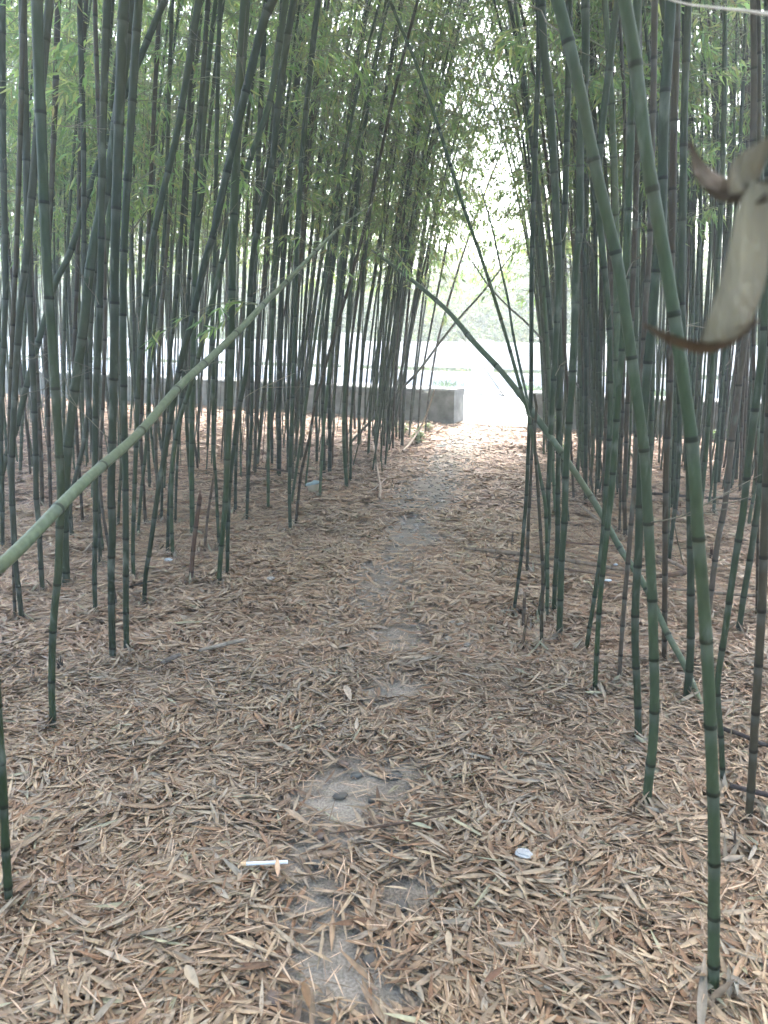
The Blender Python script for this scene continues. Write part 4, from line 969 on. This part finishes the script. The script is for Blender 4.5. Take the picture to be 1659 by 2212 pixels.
# a few large distinct leaves nearby
def big_leaf(u, v, u2, v2, wpx, col, label, curl=.05, h=.05):
    a, b = gz(u, v, h), gz(u2, v2, h + .006); d = np.dot(a - [0, 0, CAM_H], [0, cp, -sp])
    mb = MB(); leaves(mb, np.array([a]), np.array([b - a]), np.array([[rng.normal(0, .15), rng.normal(0, .15), 1.0]]), np.linalg.norm(b - a), wpx * d / FPX, np.array([col]) * .55, 0, 2, np.array([curl]))
    tag(mb.build('fallen_leaf', M_dry), label, 'leaf', 'larger fallen leaves')
big_leaf(655, 2120, 668, 2185, 20, (.26, .15, .075), 'orange brown leaf pointing down the path near the lowest stones')
big_leaf(1046, 2122, 1088, 2090, 15, (.22, .11, .06), 'small rust red leaf on the pale litter right of the path', .1)
big_leaf(1512, 2250, 1522, 2062, 22, (.32, .26, .19), 'long pale tan leaf standing against the foot of the biggest culm', .03)
big_leaf(1585, 2085, 1592, 2155, 13, (.33, .31, .25), 'narrow cream leaf right of the foot of the biggest culm')
big_leaf(745, 1480, 758, 1520, 16, (.50, .40, .30), 'broad tan leaf at the left rim of the farther bare patch') 
big_leaf(968, 2010, 970, 2065, 15, (.55, .42, .28), 'straight tan leaf pointing away right of the lowest stones')
big_leaf(400, 2085, 432, 2140, 22, (.50, .38, .25), 'broad tan leaf near the bottom left of the path')
big_leaf(612, 1745, 672, 1790, 15, (.44, .31, .2), 'brown leaf at the left rim of the stony patch')

# weeds
def weed(u, v, hpx, wpx, n, col, label, name='weed', cat='weed', L=(14, 24), wide=.22):
    g = ground(u, v); d = np.dot(g - [0, 0, CAM_H], [0, cp, -sp]); px = d / FPX
    root = tag(empty(name, g), label, cat, 'small green plants')
    mb = MB(); m = MB()
    for k in range(max(3, n // 9)):
        a = rng.uniform(0, 6.28); e = np.array([math.cos(a) * wpx * .5 * rng.random(), math.sin(a) * wpx * .5 * rng.random(), hpx * rng.uniform(.6, 1)]) * px
        Q = np.stack([np.zeros(3), e * .5 + [0, 0, .01], e]); tube(mb, Q, [.003, .002, .001], np.array([.14, .18, .08]), 4)
        j = 9; t = rng.uniform(.25, 1, j); B = np.stack([np.interp(t, [0, .5, 1], Q[:, q]) for q in range(3)], 1)
        aa = rng.uniform(0, 6.28, j); ee = rng.uniform(-.5, .6, j)
        leaves(m, B, np.stack([np.cos(aa) * np.cos(ee), np.sin(aa) * np.cos(ee), np.sin(ee)], 1), np.tile([0, 0, 1.0], (j, 1)) + rng.normal(0, .3, (j, 3)), rng.uniform(*L, j) * px, rng.uniform(*L, j) * px * wide, np.array(col) * rng.uniform(.8, 1.3, j)[:, None], 0, 1, rng.uniform(-.2, 0, j))
    mb.build('stem', M_twig, root); m.build('foliage', M_leaf, root)
weed(668, 890, 46, 22, 30, (.22, .36, .05), 'bright yellow green leafy weed in front of the low wall in the middle clump', L=(10, 18), wide=.5)
weed(575, 890, 50, 40, 60, (.10, .17, .05), 'dull green tangled weed against the low wall behind the middle clump')
weed(900, 960, 34, 60, 90, (.13, .19, .07), 'low tuft of young bamboo leaves before the end pier')
weed(872, 940, 30, 50, 60, (.12, .16, .07), 'second young bamboo tuft at the foot of the leaning culms')
weed(925, 930, 24, 40, 40, (.16, .20, .08), 'small leafy sprig touching the end pier')
weed(1180, 935, 40, 34, 60, (.11, .18, .06), 'green sprig right of the crossing poles before the wall stub')
weed(1205, 975, 26, 30, 40, (.12, .17, .07), 'low green sprig on the litter behind the right clump')
weed(1548, 960, 34, 30, 50, (.12, .2, .06), 'leafy green sprig at the back of the right bed')
def rweed(s, n_, h, w_, k, label):
    p = np.array(along(s, n_)); root = tag(empty('weed', (p[0], p[1], .05)), label, 'weed', 'weeds on the far kerb'); m = MB()
    a = rng.uniform(0, 6.28, k); e = rng.uniform(.1, 1.3, k); B = rng.normal(0, w_ / 3, (k, 3)) * [1, 1, 0]
    leaves(m, B, np.stack([np.cos(a) * np.cos(e), np.sin(a) * np.cos(e), np.sin(e)], 1), rng.normal(0, 1, (k, 3)), rng.uniform(.5, 1, k) * h, .02, np.array([.10, .17, .05]) * rng.uniform(.7, 1.4, k)[:, None], 0, 1)
    m.build('foliage', M_leaf, root)
rweed(.6, 4.25, .2, .35, 90, 'small green weed on the far kerb, left of the tall post')
rweed(-1.7, 4.25, .18, .3, 70, 'small green weed on the far kerb, right of the tall post')
rweed(2.3, 4.4, .18, .4, 70, 'low green weed on the far kerb behind the slanting thin culms')

# ---------------------------------------------------------------- curled dry leaf hanging right in front of the lens
def ribbon(mb, pts, thick, col):
    """pts: (u, v, depth, half-width px, angle of the width in the picture plane (deg), twist in depth)"""
    rows = []
    for u, v, d, hw_, ang, tw in pts:
        a = R(ang); du, dv = math.cos(a) * hw_, math.sin(a) * hw_
        p = at(u - du, v - dv, d - tw * hw_ * d / FPX); q = at(u + du, v + dv, d + tw * hw_ * d / FPX)
        rows.append((p, (p + q) / 2 + np.array([0, .0015, 0]), q))
    A = [resample(np.array([r[k] for r in rows]), .004) [0] for k in range(3)]
    n = 28; A = [np.stack([np.interp(np.linspace(0, 1, n), np.linspace(0, 1, len(a)), a[:, k]) for k in range(3)], 1) for a in A]
    V = np.concatenate(A); t = np.array([0, thick, 0]); V2 = V + t; N_ = 3 * n
    i = np.arange(n - 1); F = [np.stack([o + i, o + i + 1, o + n + i + 1, o + n + i], 1) for o in (0, n)]
    F += [f[:, ::-1] + N_ for f in F[:2]]
    F += [np.stack([i, N_ + i, N_ + i + 1, i + 1], 1), np.stack([2 * n + i, 2 * n + i + 1, N_ + 2 * n + i + 1, N_ + 2 * n + i], 1)]
    c = np.array(col) * (1 + .25 * (vnoise(np.arange(2 * N_) * .37, np.arange(2 * N_) * .11, 3, 3)[:, None] - .5))
    mb.add(np.concatenate([V, V2]), np.concatenate(F), c)
mb = MB(); dd = .30
ribbon(mb, [(1668, 296, dd, 6, 40, 0), (1640, 332, dd, 22, 40, .3), (1612, 364, dd, 33, 42, .5), (1590, 398, dd - .004, 22, 50, .8), (1578, 416, dd - .004, 3, 60, .8)], .0006, (.28, .225, .145))
ribbon(mb, [(1490, 303, dd + .01, 3, 10, 0), (1504, 340, dd + .01, 12, 5, .5), (1526, 380, dd + .008, 24, -10, .8), (1560, 408, dd + .005, 26, -60, .4), (1612, 420, dd + .003, 22, -85, .2), (1662, 410, dd, 26, -85, .1)], .0006, (.125, .088, .054))
ribbon(mb, [(1648, 395, dd, 24, 10, .2), (1632, 450, dd, 36, 10, .3), (1622, 520, dd, 42, 12, .4), (1610, 590, dd, 46, 15, .4), (1592, 650, dd - .002, 46, 22, .3), (1572, 695, dd - .004, 42, 30, .2), (1545, 722, dd - .004, 26, 35, .1), (1522, 738, dd - .004, 5, 40, 0)], .0006, (.31, .255, .17))
ribbon(mb, [(1640, 690, dd + .004, 3, 60, .2), (1600, 722, dd + .002, 8, 70, .5), (1560, 744, dd, 12, 80, .8), (1520, 752, dd, 13, 90, .8), (1475, 742, dd, 12, 95, .8), (1430, 724, dd, 9, 100, .5), (1392, 702, dd, 3, 110, 0)], .0006, (.14, .09, .052))
o = mb.build('dry_leaf', M_hang, origin=at(1600, 420, dd)); tag(o, 'large curled tan dry leaf hanging blurred close to the lens at the right', 'leaf')
# the thin twig it hangs from, and the one above it
P = np.array([at(1420, -10, .62), at(1480, 8, .60), at(1560, 18, .56), at(1640, 28, .52), at(1760, 60, .45), at(1850, 300, .40)])
mb = MB(); D, q, L_ = resample(P, .01); tube(mb, D, np.linspace(.0006, .0016, len(D)), (.42, .36, .28), 6)
P = np.array([at(1850, 300, .40), at(1760, 290, .34), at(1700, 285, .31), at(1664, 300, .30)])
D, q, L_ = resample(P, .01); tube(mb, D, np.linspace(.0014, .0008, len(D)), (.36, .30, .22), 6)
tag(mb.build('bare_twig', M_twig, origin=at(1850, 300, .4)), 'thin pale bare twig hanging into the top right corner close by', 'twig')

# ---------------------------------------------------------------- added volume standing in for the lens's veiling glare
if VEIL > 0:
    x0, x1, y0, y1, z0, z1 = -60, 60, -12, 60, -2.5, 9.5
    V = np.array([(x, y, z) for z in (z0, z1) for y in (y0, y1) for x in (x0, x1)], float)
    mb = MB(); mb.add(V, np.array([(0, 2, 3, 1), (4, 5, 7, 6), (0, 1, 5, 4), (2, 6, 7, 3), (0, 4, 6, 2), (1, 3, 7, 5)]), (.5, .5, .5))
    m = bpy.data.materials.new('lens_veil_air'); m.use_nodes = True; t = m.node_tree; t.nodes.clear()
    pv = t.nodes.new('ShaderNodeVolumePrincipled'); pv.inputs['Color'].default_value = (.86, .94, .98, 1); pv.inputs['Density'].default_value = VEIL; pv.inputs['Anisotropy'].default_value = .65
    mo = t.nodes.new('ShaderNodeOutputMaterial'); t.links.new(pv.outputs[0], mo.inputs['Volume'])
    tag(mb.build('lens_veil', m, smooth_=False), kind='stuff')
